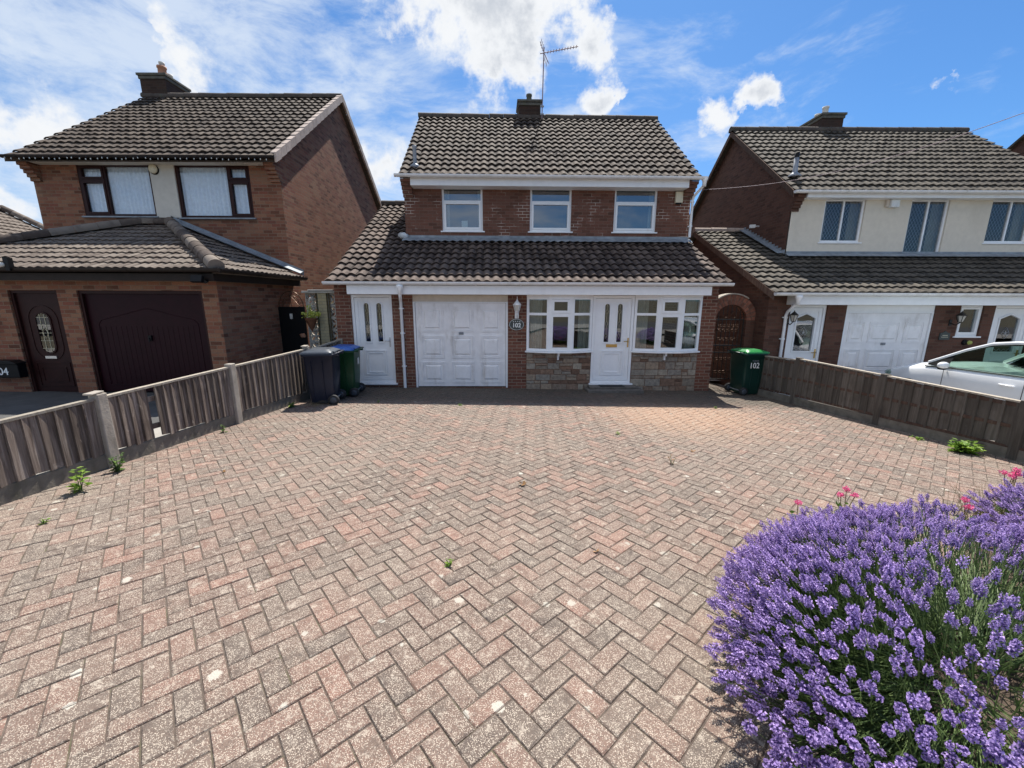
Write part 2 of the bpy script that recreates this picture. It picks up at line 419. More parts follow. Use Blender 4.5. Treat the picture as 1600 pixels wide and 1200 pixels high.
def glassmat(name, tint=(.75, .8, .8), refl=.16):
    m, t, b = newmat(name)
    t.n.remove(b)
    tr = t.node('ShaderNodeBsdfTransparent', {'Color': (*tint, 1)})
    nz = t.node('ShaderNodeTexCoord').outputs['Object']
    bn = t.node('ShaderNodeBump', {'Strength': .03, 'Distance': .02, 'Height': t.noise(nz, 1.7, 1)})
    gl = t.node('ShaderNodeBsdfGlossy', {'Roughness': .015, 'Color': (.95, .97, 1, 1), 'Normal': bn.outputs[0]})
    fr = t.node('ShaderNodeFresnel', {'IOR': 1.5})
    f = t.m('ADD', t.m('MULTIPLY', fr.outputs[0], 1.4), refl, clamp=True)
    f = t.m('MULTIPLY', f, t.m('SUBTRACT', 1.0, t.node('ShaderNodeNewGeometry').outputs['Backfacing']))
    mx = t.node('ShaderNodeMixShader', {0: f, 1: tr.outputs[0], 2: gl.outputs[0]})
    t.l.new(mx.outputs[0], t.n['Material Output'].inputs[0])
glassmat('glass', refl=.10)
glassmat('glass_up', refl=.15)
glassmat('glass_net', (.9, .93, .95), refl=.03)
glassmat('glass_lead', (.7, .72, .70), refl=.02)
glassmat('glass_car', (.5, .62, .56), .05)

def leafmat(name, c0, c1, trans=.35, rough=.55):
    m, t, b = newmat(name)
    a = t.node('ShaderNodeAttribute', attribute_name='rnd').outputs['Fac']
    c = t.ramp(a, [(0, c0), (1, c1)])
    t.l.new(c, b.inputs['Base Color']); b.inputs['Roughness'].default_value = rough; b.inputs['Specular IOR Level'].default_value = .3
    tl = t.node('ShaderNodeBsdfTranslucent', {'Color': c})
    mx = t.node('ShaderNodeMixShader', {0: trans, 1: b.outputs[0], 2: tl.outputs[0]})
    t.l.new(mx.outputs[0], t.n['Material Output'].inputs[0])
leafmat('leaf_bright', (.13, .26, .03), (.30, .42, .07), .45)
leafmat('leaf_weed', (.06, .13, .02), (.14, .24, .04), .4)
leafmat('leaf_lav', (.025, .055, .016), (.11, .165, .055), .35)
leafmat('stem_lav', (.07, .12, .035), (.19, .26, .10), .25)
leafmat('stem_dry', (.22, .18, .08), (.38, .32, .17), .2)
leafmat('petal_lav', (.055, .030, .16), (.72, .52, .98), .32, .7)
leafmat('petal_pink', (.75, .09, .28), (.85, .25, .42), .3)
leafmat('leaf_yellow', (.45, .50, .05), (.75, .80, .28), .45)

# paving
m, t, b = newmat('paving')
ob = t.node('ShaderNodeTexCoord').outputs['Object']
a = t.node('ShaderNodeAttribute', attribute_name='rnd').outputs['Fac']
a2 = t.m('FRACT', t.m('MULTIPLY', a, 7.31))
big = t.noise(ob, .55, 5, .6)
mid = t.noise(ob, 7.0, 6, .7)
c = t.ramp(t.m('ADD', t.m('MULTIPLY', a, .50), t.m('MULTIPLY', t.mr(mid, .25, .75, typ='LINEAR'), .50)),
           [(.12, (.090, .070, .060)), (.34, (.125, .088, .070)), (.52, (.17, .108, .084)), (.70, (.21, .118, .090)), (.92, (.27, .135, .10))])
# weathered grey film over parts of each block
c = t.mix(t.m('MULTIPLY', t.mr(t.m('ADD', mid, t.m('MULTIPLY', t.m('SUBTRACT', a2, .5), .25)), .45, .70), .55), c, (.125, .103, .086))
c = t.mix(t.m('MULTIPLY', t.mr(big, .42, .66), .50), c, (.175, .143, .115))
# cleaner orange area near the front door
dd = t.v('DISTANCE', ob, (3.1, 7.0, 0.1), out=1)
c = t.mix(t.m('MULTIPLY', t.mr(t.m('ADD', dd, t.m('MULTIPLY', mid, 1.6)), 3.0, 1.2), .75), c, (.36, .21, .13))
# exposed pale grit
vo = t.node('ShaderNodeTexVoronoi', {'Vector': ob, 'Scale': 225.0, 'Randomness': 1.0})
pick = t.node('ShaderNodeSeparateColor', {0: vo.outputs['Color']})
grit = t.m('MULTIPLY', t.mr(vo.outputs['Distance'], .62, .30), t.mr(pick.outputs[0], .42, .46, typ='LINEAR'))
gritpatch = t.mr(t.noise(ob, 14, 5, .65), .30, .50)
c = t.mix(t.m('MULTIPLY', t.m('MULTIPLY', grit, gritpatch), .85), c, (.57, .485, .39))
dk = t.m('MULTIPLY', t.mr(vo.outputs['Distance'], .6, .3), t.mr(pick.outputs[1], .74, .78, typ='LINEAR'))
c = t.mix(t.m('MULTIPLY', dk, .75), c, (.05, .042, .04))
# lichen spots
v2 = t.node('ShaderNodeTexVoronoi', {'Vector': t.v('ADD', ob, t.v('MULTIPLY', t.noise(ob, 34, 5, .75, out=1), (.06, .06, .06))), 'Scale': 7.5, 'Randomness': 1.0})
pk = t.node('ShaderNodeSeparateColor', {0: v2.outputs['Color']})
lich = t.m('MULTIPLY', t.m('LESS_THAN', v2.outputs['Distance'], t.m('MULTIPLY', pk.outputs[1], .22)), t.m('GREATER_THAN', t.m('ADD', pk.outputs[0], t.m('MULTIPLY', t.m('SUBTRACT', t.noise(ob, .9, 4, .6), .5), 1.1)), .66))
c = t.mix(t.m('MULTIPLY', lich, .72), c, t.mix(pk.outputs[2], (.36, .33, .27), (.54, .51, .44)))
# pale worn flecks, strip along the house wall coloured darker to deepen its shadow
fl_ = t.mr(t.noise(ob, 17, 8, .8), .54, .63)
c = t.mix(t.m('MULTIPLY', fl_, .60), c, (.47, .405, .33))
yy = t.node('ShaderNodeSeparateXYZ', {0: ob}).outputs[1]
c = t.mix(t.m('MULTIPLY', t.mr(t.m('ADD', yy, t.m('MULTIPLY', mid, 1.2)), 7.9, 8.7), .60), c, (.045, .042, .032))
# yellow moss flecks
ms = t.noise(ob, 10.0, 6, .75)
c = t.mix(t.m('MULTIPLY', t.mr(ms, .70, .75), .7), c, (.34, .26, .07))
t.l.new(c, b.inputs['Base Color']); b.inputs['Roughness'].default_value = .86; b.inputs['Specular IOR Level'].default_value = .3
h = t.m('ADD', t.m('MULTIPLY', grit, .5), t.noise(ob, 130, 4, .7))
bn = t.node('ShaderNodeBump', {'Strength': .55, 'Distance': .004, 'Height': h}); t.l.new(bn.outputs[0], b.inputs['Normal'])
simple('joint_sand', (.11, .083, .066), .95, var=.4, vs=20, bump=.5, bs=200, dirt=((.10, .11, .04), .5, 5))
m, t, b = newmat('stone_clad')
ob = t.node('ShaderNodeTexCoord').outputs['Object']; a = t.node('ShaderNodeAttribute', attribute_name='rnd').outputs['Fac']
c = t.ramp(a, [(0, (.13, .075, .05)), (.2, (.25, .155, .105)), (.4, (.24, .20, .155)), (.6, (.32, .245, .175)), (.8, (.25, .225, .19)), (1, (.36, .31, .24))])
c = t.mix(1.0, c, t.ramp(t.noise(ob, 16, 6, .7), [(.3, .6), (.7, 1.3)]), 'MULTIPLY')
t.l.new(c, b.inputs['Base Color']); b.inputs['Roughness'].default_value = .9
bn = t.node('ShaderNodeBump', {'Strength': .8, 'Distance': .012, 'Height': t.noise(ob, 22, 6, .7)}); t.l.new(bn.outputs[0], b.inputs['Normal'])

# ------------------------------------------------------------------ ground
def G(x, y):
    yy = max(-6.0, min(12.0, y)); return .043*(9.36-yy)-.012*max(-30, min(30, x))
LF = lambda y: -4.75+.083*y      # left fence line
RF = lambda y: 7.17-.16*y        # right fence line
def sheet(name, poly_fn, x0, x1, y0, y1, nx, ny, zo, mat):
    mb = MB(); rows = []
    for j in range(ny+1):
        y = y0+(y1-y0)*j/ny; a = x0(y) if callable(x0) else x0; c = x1(y) if callable(x1) else x1
        rows.append([(a+(c-a)*i/nx, y, G(a+(c-a)*i/nx, y)+(zo(a+(c-a)*i/nx, y) if callable(zo) else zo)) for i in range(nx+1)])
    mb.grid(rows, smooth=False)
    return tag(mb.build(name, mat), kind='structure')
g_ = sheet('ground', None, -400, 400, -400, 600, 80, 100, -.30, 'earth')
sheet('paving_bed', None, lambda y: LF(y)-.05, lambda y: RF(y)+.02, -2.0, 11.5, 10, 14, -.0052, 'joint_sand')
sheet('neighbour_driveway', None, -14.5, lambda y: LF(y)-.05, 5.6, 12, 6, 6, .075, 'asphalt')
sheet('neighbour_path', None, -14.5, lambda y: LF(y)-.05, -2.0, 5.6, 6, 6, .075, 'concrete_drive')
sheet('side_driveway', None, lambda y: RF(y)+.02, 16, -2.0, 12, 6, 8, -.12, 'concrete_drive')
sheet('pavement', None, -60, 60, -4.0, -2.0, 60, 2, -.02, 'concrete_drive')
sheet('road', None, -60, 60, -11, -4.0, 60, 4, -.14, 'asphalt')

def clip(poly, planes):
    for (nx, ny, d) in planes:      # keep nx*x+ny*y<=d
        out = []
        for i in range(len(poly)):
            a, b = poly[i], poly[(i+1) % len(poly)]
            da = nx*a[0]+ny*a[1]-d; db = nx*b[0]+ny*b[1]-d
            if da <= 0: out.append(a)
            if da*db < 0:
                k = da/(da-db); out.append((a[0]+(b[0]-a[0])*k, a[1]+(b[1]-a[1])*k))
        poly = out
        if len(poly) < 3: return []
    return poly
mb = MB(); th = R(42.0); ct, st_ = math.cos(th), math.sin(th)
planes = [(-1, .083, 4.75-.02), (1, .16, 7.17-.02), (0, -1, 1.9), (0, 1, 11.3)]
U_ = .1035; gap = .0032
N = 110
for mm in range(-60, 60):
    for nn in range(-170, 170):
        for o_ in (0, 1):
            gx, gy = nn+4*mm, nn
            if o_ == 0: rc = (gx*U_, gy*U_, (gx+2)*U_, (gy+1)*U_)
            else: rc = (gx*U_, (gy+1)*U_, (gx+1)*U_, (gy+3)*U_)
            cx, cy = (rc[0]+rc[2])/2, (rc[1]+rc[3])/2
            wx, wy = cx*ct-cy*st_+.9, cx*st_+cy*ct+4.5
            if not (-5.1 < wx < 7.6 and -2.1 < wy < 11.5): continue
            if -3.9 < wx < 4.6 and wy > 9.6: continue
            g1 = gap+random.uniform(-.001, .001)
            dr = random.uniform(-.006, .006)
            pts = []
            for (x, y) in ((rc[0]+g1, rc[1]+g1), (rc[2]-g1, rc[1]+g1), (rc[2]-g1, rc[3]-g1), (rc[0]+g1, rc[3]-g1)):
                x2, y2 = x-cx, y-cy; x2, y2 = x2-dr*y2, y2+dr*x2; x2 += cx; y2 += cy
                pts.append((x2*ct-y2*st_+.9, x2*st_+y2*ct+4.5))
            pts = clip(pts, planes)
            if not pts: continue
            r_ = random.random(); tz = random.uniform(-.0016, .0016); ta, tb = random.uniform(-.012, .012), random.uniform(-.012, .012)
            mx_ = sum(p[0] for p in pts)/len(pts); my_ = sum(p[1] for p in pts)/len(pts)
            und = .006*math.sin(wx*1.3+.4)*math.sin(wy*1.1)
            def P_(p, inset, dz):
                vx, vy = mx_-p[0], my_-p[1]; L = math.hypot(vx, vy) or 1
                return (p[0]+vx/L*inset, p[1]+vy/L*inset, G(p[0], p[1])+dz+tz+(p[0]-mx_)*ta+(p[1]-my_)*tb)
            A_ = [P_(p, .0075, .001) for p in pts]; B_ = [P_(p, .0, -.0035) for p in pts]; C_ = [(q[0], q[1], q[2]-.02) for q in B_]
            mb.face(A_, rnd=r_)
            n = len(pts)
            for i in range(n):
                j = (i+1) % n
                mb.face([B_[i], B_[j], A_[j], A_[i]], rnd=r_)
                mb.face([C_[i], C_[j], B_[j], B_[i]], rnd=r_)
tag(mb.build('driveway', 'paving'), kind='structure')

# ------------------------------------------------------------------ roof helpers
def tiles(mb, P0, U, V, poly, wave=.2, gauge=.31, amp=.040, lip=.038, seg=8, seed=1, phase=0.0):
    """P0 = eaves corner, U along the eaves, V up the slope (unit vectors), poly convex in (u,v)"""
    rs = random.Random(seed); P0, U, V = Vector(P0), Vector(U).normalized(), Vector(V).normalized(); Nn = U.cross(V).normalized()
    if Nn.z < 0: Nn = -Nn
    def span(u):
        lo, hi = 1e9, -1e9; n = len(poly)
        for i in range(n):
            (a, b), (c, d) = poly[i], poly[(i+1) % n]
            if (a-u)*(c-u) <= 0 and abs(a-c) > 1e-9:
                v = b+(d-b)*(u-a)/(c-a); lo = min(lo, v); hi = max(hi, v)
        return lo, hi
    u0 = min(p[0] for p in poly); u1 = max(p[0] for p in poly); v1 = max(p[1] for p in poly)
    du = wave/seg; nu = int(math.ceil((u1-u0)/du)); us = [u0+(u1-u0)*i/nu for i in range(nu+1)]
    spans = [span(min(max(u, u0+1e-4), u1-1e-4)) for u in us]
    nr = int(math.ceil(v1/gauge))
    for k in range(nr):
        jit = {}
        for i in range(nu):
            um = (us[i]+us[i+1])/2; ti = int((um/wave+phase+.5*0)//1)
            if ti not in jit: jit[ti] = (rs.uniform(-.006, .006), rs.uniform(0, .008), rs.random(), rs.uniform(-.005, .005))
            jv, jl, jr, jh = jit[ti]
            a0, a1 = k*gauge+jv, (k+1)*gauge+.012
            P = []
            for q in (i, i+1):
                lo, hi = spans[q]; s0 = max(a0, lo); s1 = min(a1, hi)
                if s1 < s0: s1 = s0
                ph = (us[q]/wave+phase) % 1.0
                w_ = ph+.07*math.sin(2*math.pi*ph); h = amp*(.5+.5*math.cos(2*math.pi*(w_-.5)))**1.5
                f0 = (s0-a0)/gauge; f1 = (s1-a0)/gauge
                P.append((P0+U*us[q]+V*s0+Nn*(h+(lip+jl)*(1-f0)+jh), P0+U*us[q]+V*s1+Nn*(h+(lip+jl)*(1-f1)+jh), P0+U*us[q]+V*(s0+.004)+Nn*(h+(lip+jl)*(1-f0)+jh-.036), s1-s0, h/amp))
            if P[0][3] < 1e-4 and P[1][3] < 1e-4: continue
            mb.face([P[0][0], P[1][0], P[1][1], P[0][1]], rnd=min(1, max(0, jr*.55+.5*(P[0][4]+P[1][4])/2-.02)), smooth=False)
            mb.face([P[0][2], P[1][2], P[1][0], P[0][0]], rnd=jr*.3)
def slab(mb, pts, th=.05):
    """polygon with thickness downward"""
    n = len(pts); lo = [(p[0], p[1], p[2]-th) for p in pts]
    mb.face(pts); mb.face(lo[::-1])
    for i in range(n):
        j = (i+1) % n; mb.face([lo[i], lo[j], pts[j], pts[i]])
def ridge(mb, a, b, r=.115, seglen=.45, mortar=True):
    a, b = Vector(a), Vector(b); L = (b-a).length; n = max(1, round(L/seglen)); t = (b-a)/L
    side = t.cross(Vector((0, 0, 1))).normalized(); up = side.cross(t).normalized()
    for i in range(n):
        p, q = a+t*(L*i/n), a+t*(L*(i+1)/n-.006); dz = random.uniform(-.006, .006)
        rows = []
        for e, rr in ((p, r*1.04), (q, r*.98)):
            rows.append([e+up*dz+side*rr*math.cos(R(g))+up*rr*.95*math.sin(R(g)) for g in range(-20, 201, 20)])
        rn = random.random(); mb.grid(rows, rnd=rn)
        mb.face(rows[0][::-1], rnd=rn); mb.face(rows[1], rnd=rn)
def gutter(mb, a, b, r=.055, brackets=1.0):
    a, b = Vector(a), Vector(b); t = (b-a).normalized(); side = t.cross(Vector((0, 0, 1))).normalized(); L = (b-a).length
    def prof(rr, th):
        o = [(-rr, .012), (-rr, 0)]+[(rr*math.cos(R(g)), rr*.95*math.sin(R(g))) for g in range(195, 346, 15)]+[(rr, 0), (rr, .012)]
        i = [(x*(1-th/rr), z*(1-th/rr)+(.0 if z < 0 else 0)) for x, z in o[::-1]]
        return o+i
    for (s0, s1, rr) in [(0, L, r)]+[(s-.02, s+.02, r+.006) for s in np.arange(.35, L, brackets)]:
        pr = prof(rr, .006); rows = [[a+t*s_+side*x+Vector((0, 0, z)) for x, z in pr] for s_ in (s0, s1)]
        mb.grid(rows, smooth=False, close=True)
    # end caps
    for s_ in (0, L):
        p = [a+t*s_+side*x+Vector((0, 0, z)) for x, z in [(-r, .012)]+[(r*math.cos(R(g)), r*.95*math.sin(R(g))) for g in range(180, 361, 20)]+[(r, .012)]]
        mb.face(p if s_ else p[::-1])
def wall(mb, a, b, z0, z1, holes=(), depth=.11, back=True, z1b=None):
    """vertical wall from a to b (x,y); outward normal to the right of a->b. holes (u0,u1,zz0,zz1)"""
    a2, b2 = Vector((a[0], a[1], 0)), Vector((b[0], b[1], 0)); L = (b2-a2).length; t = (b2-a2)/L; n = Vector((t.y, -t.x, 0))
    us = sorted({0.0, L, *[h[0] for h in holes], *[h[1] for h in holes]}); zs = sorted({z0, z1, *[h[2] for h in holes], *[h[3] for h in holes]})
    P = lambda u, z, d=0: tuple(a2+t*u-n*d+Vector((0, 0, z)))
    uo = a[0] if abs(t.x) > abs(t.y) else a[1]; sg = (t.x if abs(t.x) > abs(t.y) else t.y); sg = 1 if sg > 0 else -1
    for i in range(len(us)-1):
        for j in range(len(zs)-1):
            um, zm = (us[i]+us[i+1])/2, (zs[j]+zs[j+1])/2
            if any(h[0] < um < h[1] and h[2] < zm < h[3] for h in holes): continue
            c = [(us[i], zs[j]), (us[i+1], zs[j]), (us[i+1], zs[j+1]), (us[i], zs[j+1])]
            mb.face([P(u, z) for u, z in c], uv=[(uo+sg*u, z) for u, z in c])
            mb.face([P(u, z, .25) for u, z in c[::-1]], uv=[(uo+sg*u, z) for u, z in c[::-1]])
    for (h0, h1, k0, k1) in holes:
        for (p, q) in (((h0, k0), (h0, k1)), ((h0, k1), (h1, k1)), ((h1, k1), (h1, k0)), ((h1, k0), (h0, k0))):
            mb.face([P(*p), P(*q), P(*q, depth), P(*p, depth)])
def gable(mb, x, pts):
    """polygon in plane x=const from (y,z) pts"""
    mb.face([(x, y, z) for y, z in pts], uv=[(y, z) for y, z in pts])

# ------------------------------------------------------------------ window helper (front facing -Y)
def window(root, x0, x1, z0, z1, y, lights, sill=True, fw=.055, mat='upvc', glass='glass', xf=None, sillmat=None, name='window', leads=False, interior=True, label=None, outer=None):
    """lights: list of (x0,x1,z0,z1,casement) in 0..1 fractions"""
    mb = MB(); d0, d1 = y, y+.07
    mb.rring(x0, x1, z0, z1, fw, d0, d1)
    W_, H_ = x1-x0, z1-z0; panes = []
    for (a, b, c, d, cas) in lights:
        X0, X1, Z0, Z1 = x0+a*W_, x0+b*W_, z0+c*H_, z0+d*H_
        e = fw*.42
        for (cond, bx) in ((a > .001, (X0-e, X0+e, Z0, Z1)), (c > .001, (X0, X1, Z0-e, Z0+e))):
            if cond: mb.box(bx[0], bx[1], d0+.003, d1-.003, max(bx[2], z0+fw*.9), min(bx[3], z1-fw*.9))
        ix0 = X0+(fw if a < .001 else e); ix1 = X1-(fw if b > .999 else e); iz0 = Z0+(fw if c < .001 else e); iz1 = Z1-(fw if d > .999 else e)
        if cas:
            mb.rring(ix0+.002, ix1-.002, iz0+.002, iz1-.002, .045, d0-.014, d1-.01)
            ix0 += .046; ix1 -= .046; iz0 += .046; iz1 -= .046
        panes.append((ix0-.004, ix1+.004, iz0-.004, iz1+.004))
    w = mb.build(name, mat, root, xf=xf)
    if label: w['label'] = label
    for p in panes:
        g = MB(); g.box(p[0], p[1], y+.034, y+.044, p[2], p[3]); g.build('pane', glass, w, xf=xf)
        if leads:
            l = MB(); n = 7; ww, hh = p[1]-p[0], p[3]-p[2]; st = .085
            k = -int(hh/st)-2
            pl = [(-1, 0, -p[0]), (1, 0, p[1]), (0, -1, -p[2]), (0, 1, p[3])]
            for k in range(-int(hh*.62/st)-2, int(ww/st)+int(hh*.62/st)+2):
                for sgn in (1, -1):
                    xa = p[0]+k*st if sgn > 0 else p[0]+k*st
                    A = (xa, p[2]); B = (xa+sgn*hh*.62, p[3]); wd = .004
                    q = clip([(A[0]-wd, A[1]), (A[0]+wd, A[1]), (B[0]+wd, B[1]), (B[0]-wd, B[1])], pl)
                    if len(q) >= 3: l.face([(x, y+.032-(.0006 if sgn > 0 else 0), z) for x, z in q])
            l.build('lead_lattice', 'galv', w, xf=xf)
    if sill:
        s = MB(); s.box(x0-.05, x1+.05, y-.07, y+.03, z0-.035, z0-.001); s.build('sill', sillmat or mat, w, xf=xf, bevel=.006)
    return w
def curtain(mb, x0, x1, z0, z1, y, amp=.02, wl=.07, seed=0):
    rs = random.Random(seed); n = max(6, int((x1-x0)/wl*6)); ph = rs.uniform(0, 6)
    rows = []
    for z in (z0, (z0*2+z1)/3, (z0+2*z1)/3, z1):
        rows.append([(x0+(x1-x0)*i/n, y+amp*math.sin(2*math.pi*(x0+(x1-x0)*i/n)/wl+ph+.6*math.sin(i*.37)+.2*z), z) for i in range(n+1)])
    mb.grid(rows)
def upvc_door(root, x0, x1, z0, z1, y, xf, letter=False, handle='R', hmat='steel', glass='glass', style='twin', label=None, name='door'):
    fr = MB(); fr.rring(x0, x1, z0, z1, .06, y, y+.07)
    fr.box(x0-.04, x1+.04, y-.09, y+.05, z0-.035, z0-.001)
    frame = fr.build('door_frame', 'upvc', root, xf=xf, bevel=.004)
    lf = MB(); a0, a1, b0, b1 = x0+.066, x1-.066, z0+.066, z1-.066
    W_, H_ = a1-a0, b1-b0; yl = y+.034
    lf.rring(a0, a1, b0, b1, .07, yl-.016, yl+.04); lf.rring(a0+.07, a1-.07, b0+.07, b1-.07, .012, yl-.008, yl+.02)
    gl = []
    if style == 'twin':
        gw = .115 if W_ > .7 else .1; cxs = (a0+W_*.33, a0+W_*.69)
        gz0, gz1 = b0+H_*.475, b1-.12
        # slab around the glass strips
        xs = [a0+.07, cxs[0]-gw/2, cxs[0]+gw/2, cxs[1]-gw/2, cxs[1]+gw/2, a1-.07]
        lf.box(xs[0], xs[5], yl, yl+.035, b0+.07, gz0); lf.box(xs[0], xs[5], yl, yl+.035, gz1, b1-.07)
        for i in (0, 2, 4): lf.box(xs[i], xs[i+1], yl, yl+.035, gz0, gz1)
        for cx in cxs:
            r = gw/2; inn = [(cx-r, gz0)]+[(cx+r, gz0)]+arc(cx, gz1-r, r, 0, 180, 10)
            out = [(cx-r-.028, gz0-.028)]+[(cx+r+.028, gz0-.028)]+arc(cx, gz1-r, r+.028, 0, 180, 10)
            lf.ring(out, inn, yl-.024, yl)
            # fillets above the arch
            for sgn in (-1, 1):
                ar = arc(cx, gz1-r, r, 90, 0 if sgn > 0 else 180, 6)
                pts = ar+[(cx+sgn*r, gz1)]
                lf.prism(pts[::-1] if sgn > 0 else pts, yl+.001, yl+.034)
            gl.append((cx, r, gz0, gz1))
        lf.rring(a0+W_*.2, a1-W_*.17, b0+.12, b0+H_*.37, .024, yl-.024, yl); lf.rring(a0+W_*.29, a1-W_*.25, b0+.175, b0+H_*.37-.055, .02, yl-.020, yl)
    else:
        gx0, gx1, gz0, gz1 = a0+W_*.2, a1-W_*.2, b0+H_*(.5), b1-.14
        lf.box(a0+.07, a1-.07, yl, yl+.035, b0+.07, gz0); lf.box(a0+.07, gx0, yl, yl+.035, gz0, gz1); lf.box(gx1, a1-.07, yl, yl+.035, gz0, gz1); lf.box(a0+.07, a1-.07, yl, yl+.035, gz1, b1-.07)
        cx = (gx0+gx1)/2
        inn = [(gx0, gz0), (gx1, gz0), (gx1, gz1-.10), (cx, gz1), (gx0, gz1-.10)]; o = .03
        lf.ring([(gx0-o, gz0-o), (gx1+o, gz0-o), (gx1+o, gz1-.10+o*.6), (cx, gz1+o), (gx0-o, gz1-.10+o*.6)], inn, yl-.024, yl)
        for pts in ([(gx0, gz1-.10), (cx, gz1), (gx0, gz1)], [(gx1, gz1-.10), (gx1, gz1), (cx, gz1)]): lf.prism(pts, yl+.001, yl+.034)
        lf.rring(gx0-.02, gx1+.02, b0+.12, b0+H_*.40, .024, yl-.022, yl)
    d = lf.build(name, 'upvc', root, xf=xf)
    if label: d['label'] = label
    if style == 'twin':
        for (cx, r, gz0, gz1) in gl:
            g = MB(); g.box(cx-r, cx+r, yl+.016, yl+.024, gz0, gz1); g.build('pane', glass, d, xf=xf)
            c = MB(); n = 3; st = (gz1-gz0-r)/n
            for i in range(n):
                zc = gz0+st*(i+.55); 
                c.tube([(cx, yl+.011, zc-.07), (cx+.03, yl+.011, zc), (cx, yl+.011, zc+.07), (cx-.03, yl+.011, zc)], .0045, 4, closed=True)
                c.tube([(cx, yl+.011, zc+.07), (cx, yl+.011, zc+st-.07)], .0045, 4)
            c.build('lead_came', 'brass_came', d, xf=xf)
    else:
        g = MB(); g.box(gx0, gx1, yl+.016, yl+.024, gz0, gz1); g.build('pane', glass, d, xf=xf)
        c = MB(); cxm, czm = (gx0+gx1)/2, (gz0+gz1)/2
        for k in range(4):
            xx = gx0+(gx1-gx0)*(k+.5)/4; c.tube([(xx-.05, yl+.012, gz0+.02), (xx, yl+.012, gz0+.07), (xx+.05, yl+.012, gz0+.02)], .004, 4)
        for k in range(5):
            an = k*72; c.tube([(cxm, yl+.012, czm), (cxm+.05*math.sin(R(an)), yl+.012, czm+.06*math.cos(R(an)))], .006, 4)
        c.tube([(cxm-.09, yl+.012, czm), (cxm, yl+.012, czm+.14), (cxm+.09, yl+.012, czm), (cxm, yl+.012, czm-.14)], .004, 4, closed=True)
        c.build('lead_came', 'steel', d, xf=xf)
    h = MB(); hx = a1-.035 if handle == 'R' else a0+.035; s = -1 if handle == 'R' else 1; hz = b0+H_*.47
    h.box(hx-.015, hx+.015, yl-.028, yl-.014, hz-.11, hz+.11); h.tube([(hx, yl-.02, hz+.03), (hx, yl-.065, hz+.03), (hx+s*.11, yl-.065, hz+.03)], .010, 8)
    h.build('handle', hmat, d, xf=xf)
    if letter:
        l = MB(); zc = b0+H_*.43; l.box((a0+a1)/2-.13, (a0+a1)/2+.13, yl-.014, yl+.001, zc-.035, zc+.035); l.box((a0+a1)/2-.10, (a0+a1)/2+.10, yl-.019, yl-.0145, zc-.018, zc+.018)
        l.build('letterbox', 'gold', d, xf=xf, bevel=.004)
    return d
def bar_frame(mb, x0, x1, z0, z1, y0, y1, w): mb.rring(x0, x1, z0, z1, w, y0, y1)
def chimney(root, x0, x1, y0, y1, z0, z1, bmat, pots, xf=None, cap=True, name='chimney'):
    mb = MB()
    for a, b in (((x0, y0), (x1, y0)), ((x1, y0), (x1, y1)), ((x1, y1), (x0, y1)), ((x0, y1), (x0, y0))): wall(mb, a, b, z0, z1)
    c = mb.build(name, bmat, root, xf=xf)
    k = MB(); k.box(x0-.03, x1+.03, y0-.03, y1+.03, z1-.09, z1-.005); k.box(x0-.06, x1+.06, y0-.06, y1+.06, z1, z1+.07)
    k.build('cap', 'cap_stone', c, xf=xf, bevel=.012)
    for (px, py, pr, ph, pm) in pots:
        p = MB(); p.lathe([(0, 0), (pr*1.25, 0), (pr*1.2, .05), (pr, .08), (pr*.95, ph-.06), (pr*1.12, ph-.05), (pr*1.1, ph), (pr*.8, ph), (pr*.8, ph-.1), (0, ph-.1)], (px, py, z1+.07), 14)
        p.build('chimney_pot', pm, c, xf=xf)
    return c

# ================================================================== centre house
XC = lambda p: (p[0]-.04*p[1], 9.36+p[1]+.02*p[0], p[2])
def XCF(ax, ay, bx, by):      # a facet running from (ax,ay) to (bx,by) on the centre house
    t = Vector((bx-ax, by-ay)).normalized()
    return lambda p: XC((ax+t.x*p[0]-t.y*p[1], ay+t.y*p[0]+t.x*p[1], p[2]))
H1 = thing('detached_house', (0, 9.36, 0), 'middle red brick house with white garage door, two bow windows and a mossy tiled roof', 'house', 'detached houses along the street')
mb = MB()
wall(mb, (-4.03, 0), (4.76, 0), -.2, 2.42, [(.35, 1.28, .105, 2.19), (1.75, 3.93, .02, 2.19), (4.36, 5.89, .90, 2.19), (5.89, 6.86, .105, 2.19), (6.86, 8.43, .90, 2.19)])
gable(mb, -4.03, [(7.85, -.2), (0, -.2), (0, 2.42), (4.75, 4.98), (7.85, 3.4)])
gable(mb, 4.76, [(0, -.2), (7.85, -.2), (7.85, 5.05), (4.85, 7.62), (1.85, 5.3), (1.85, 3.42), (0, 2.42)])
wall(mb, (4.76, 7.85), (-4.03, 7.85), -.2, 5.05)
gable(mb, -4.03+.25, [(0, -.2), (7.85, -.2), (7.85, 3.3), (4.75, 4.9), (0, 2.35)])
mb.build('wall', 'brick_red', H1, xf=XC)
mb = MB()
wall(mb, (-2.74, 1.85), (4.76, 1.85), 3.0, 5.28, [(.97, 2.03, 3.85, 4.95), (3.27, 4.36, 3.85, 4.95), (5.49, 6.62, 3.85, 4.95)])
gable(mb, -2.74, [(7.85, 2.6), (1.85, 2.6), (1.85, 5.3), (4.85, 7.62), (7.85, 5.3)])
for sx, a in ((-1, -2.74), (1, 4.76)):      # stepped brick corbels under the eaves
    for k in range(5):
        x0, x1 = (a-.01, a+.235) if sx < 0 else (a-.235, a+.01)
        mb.box(x0, x1, 1.85-.07*(k+1), 1.86, 4.66+.075*k, 4.66+.075*(k+1)-.004)
mb.build('upper_wall', 'brick_red_upper', H1, xf=XC)
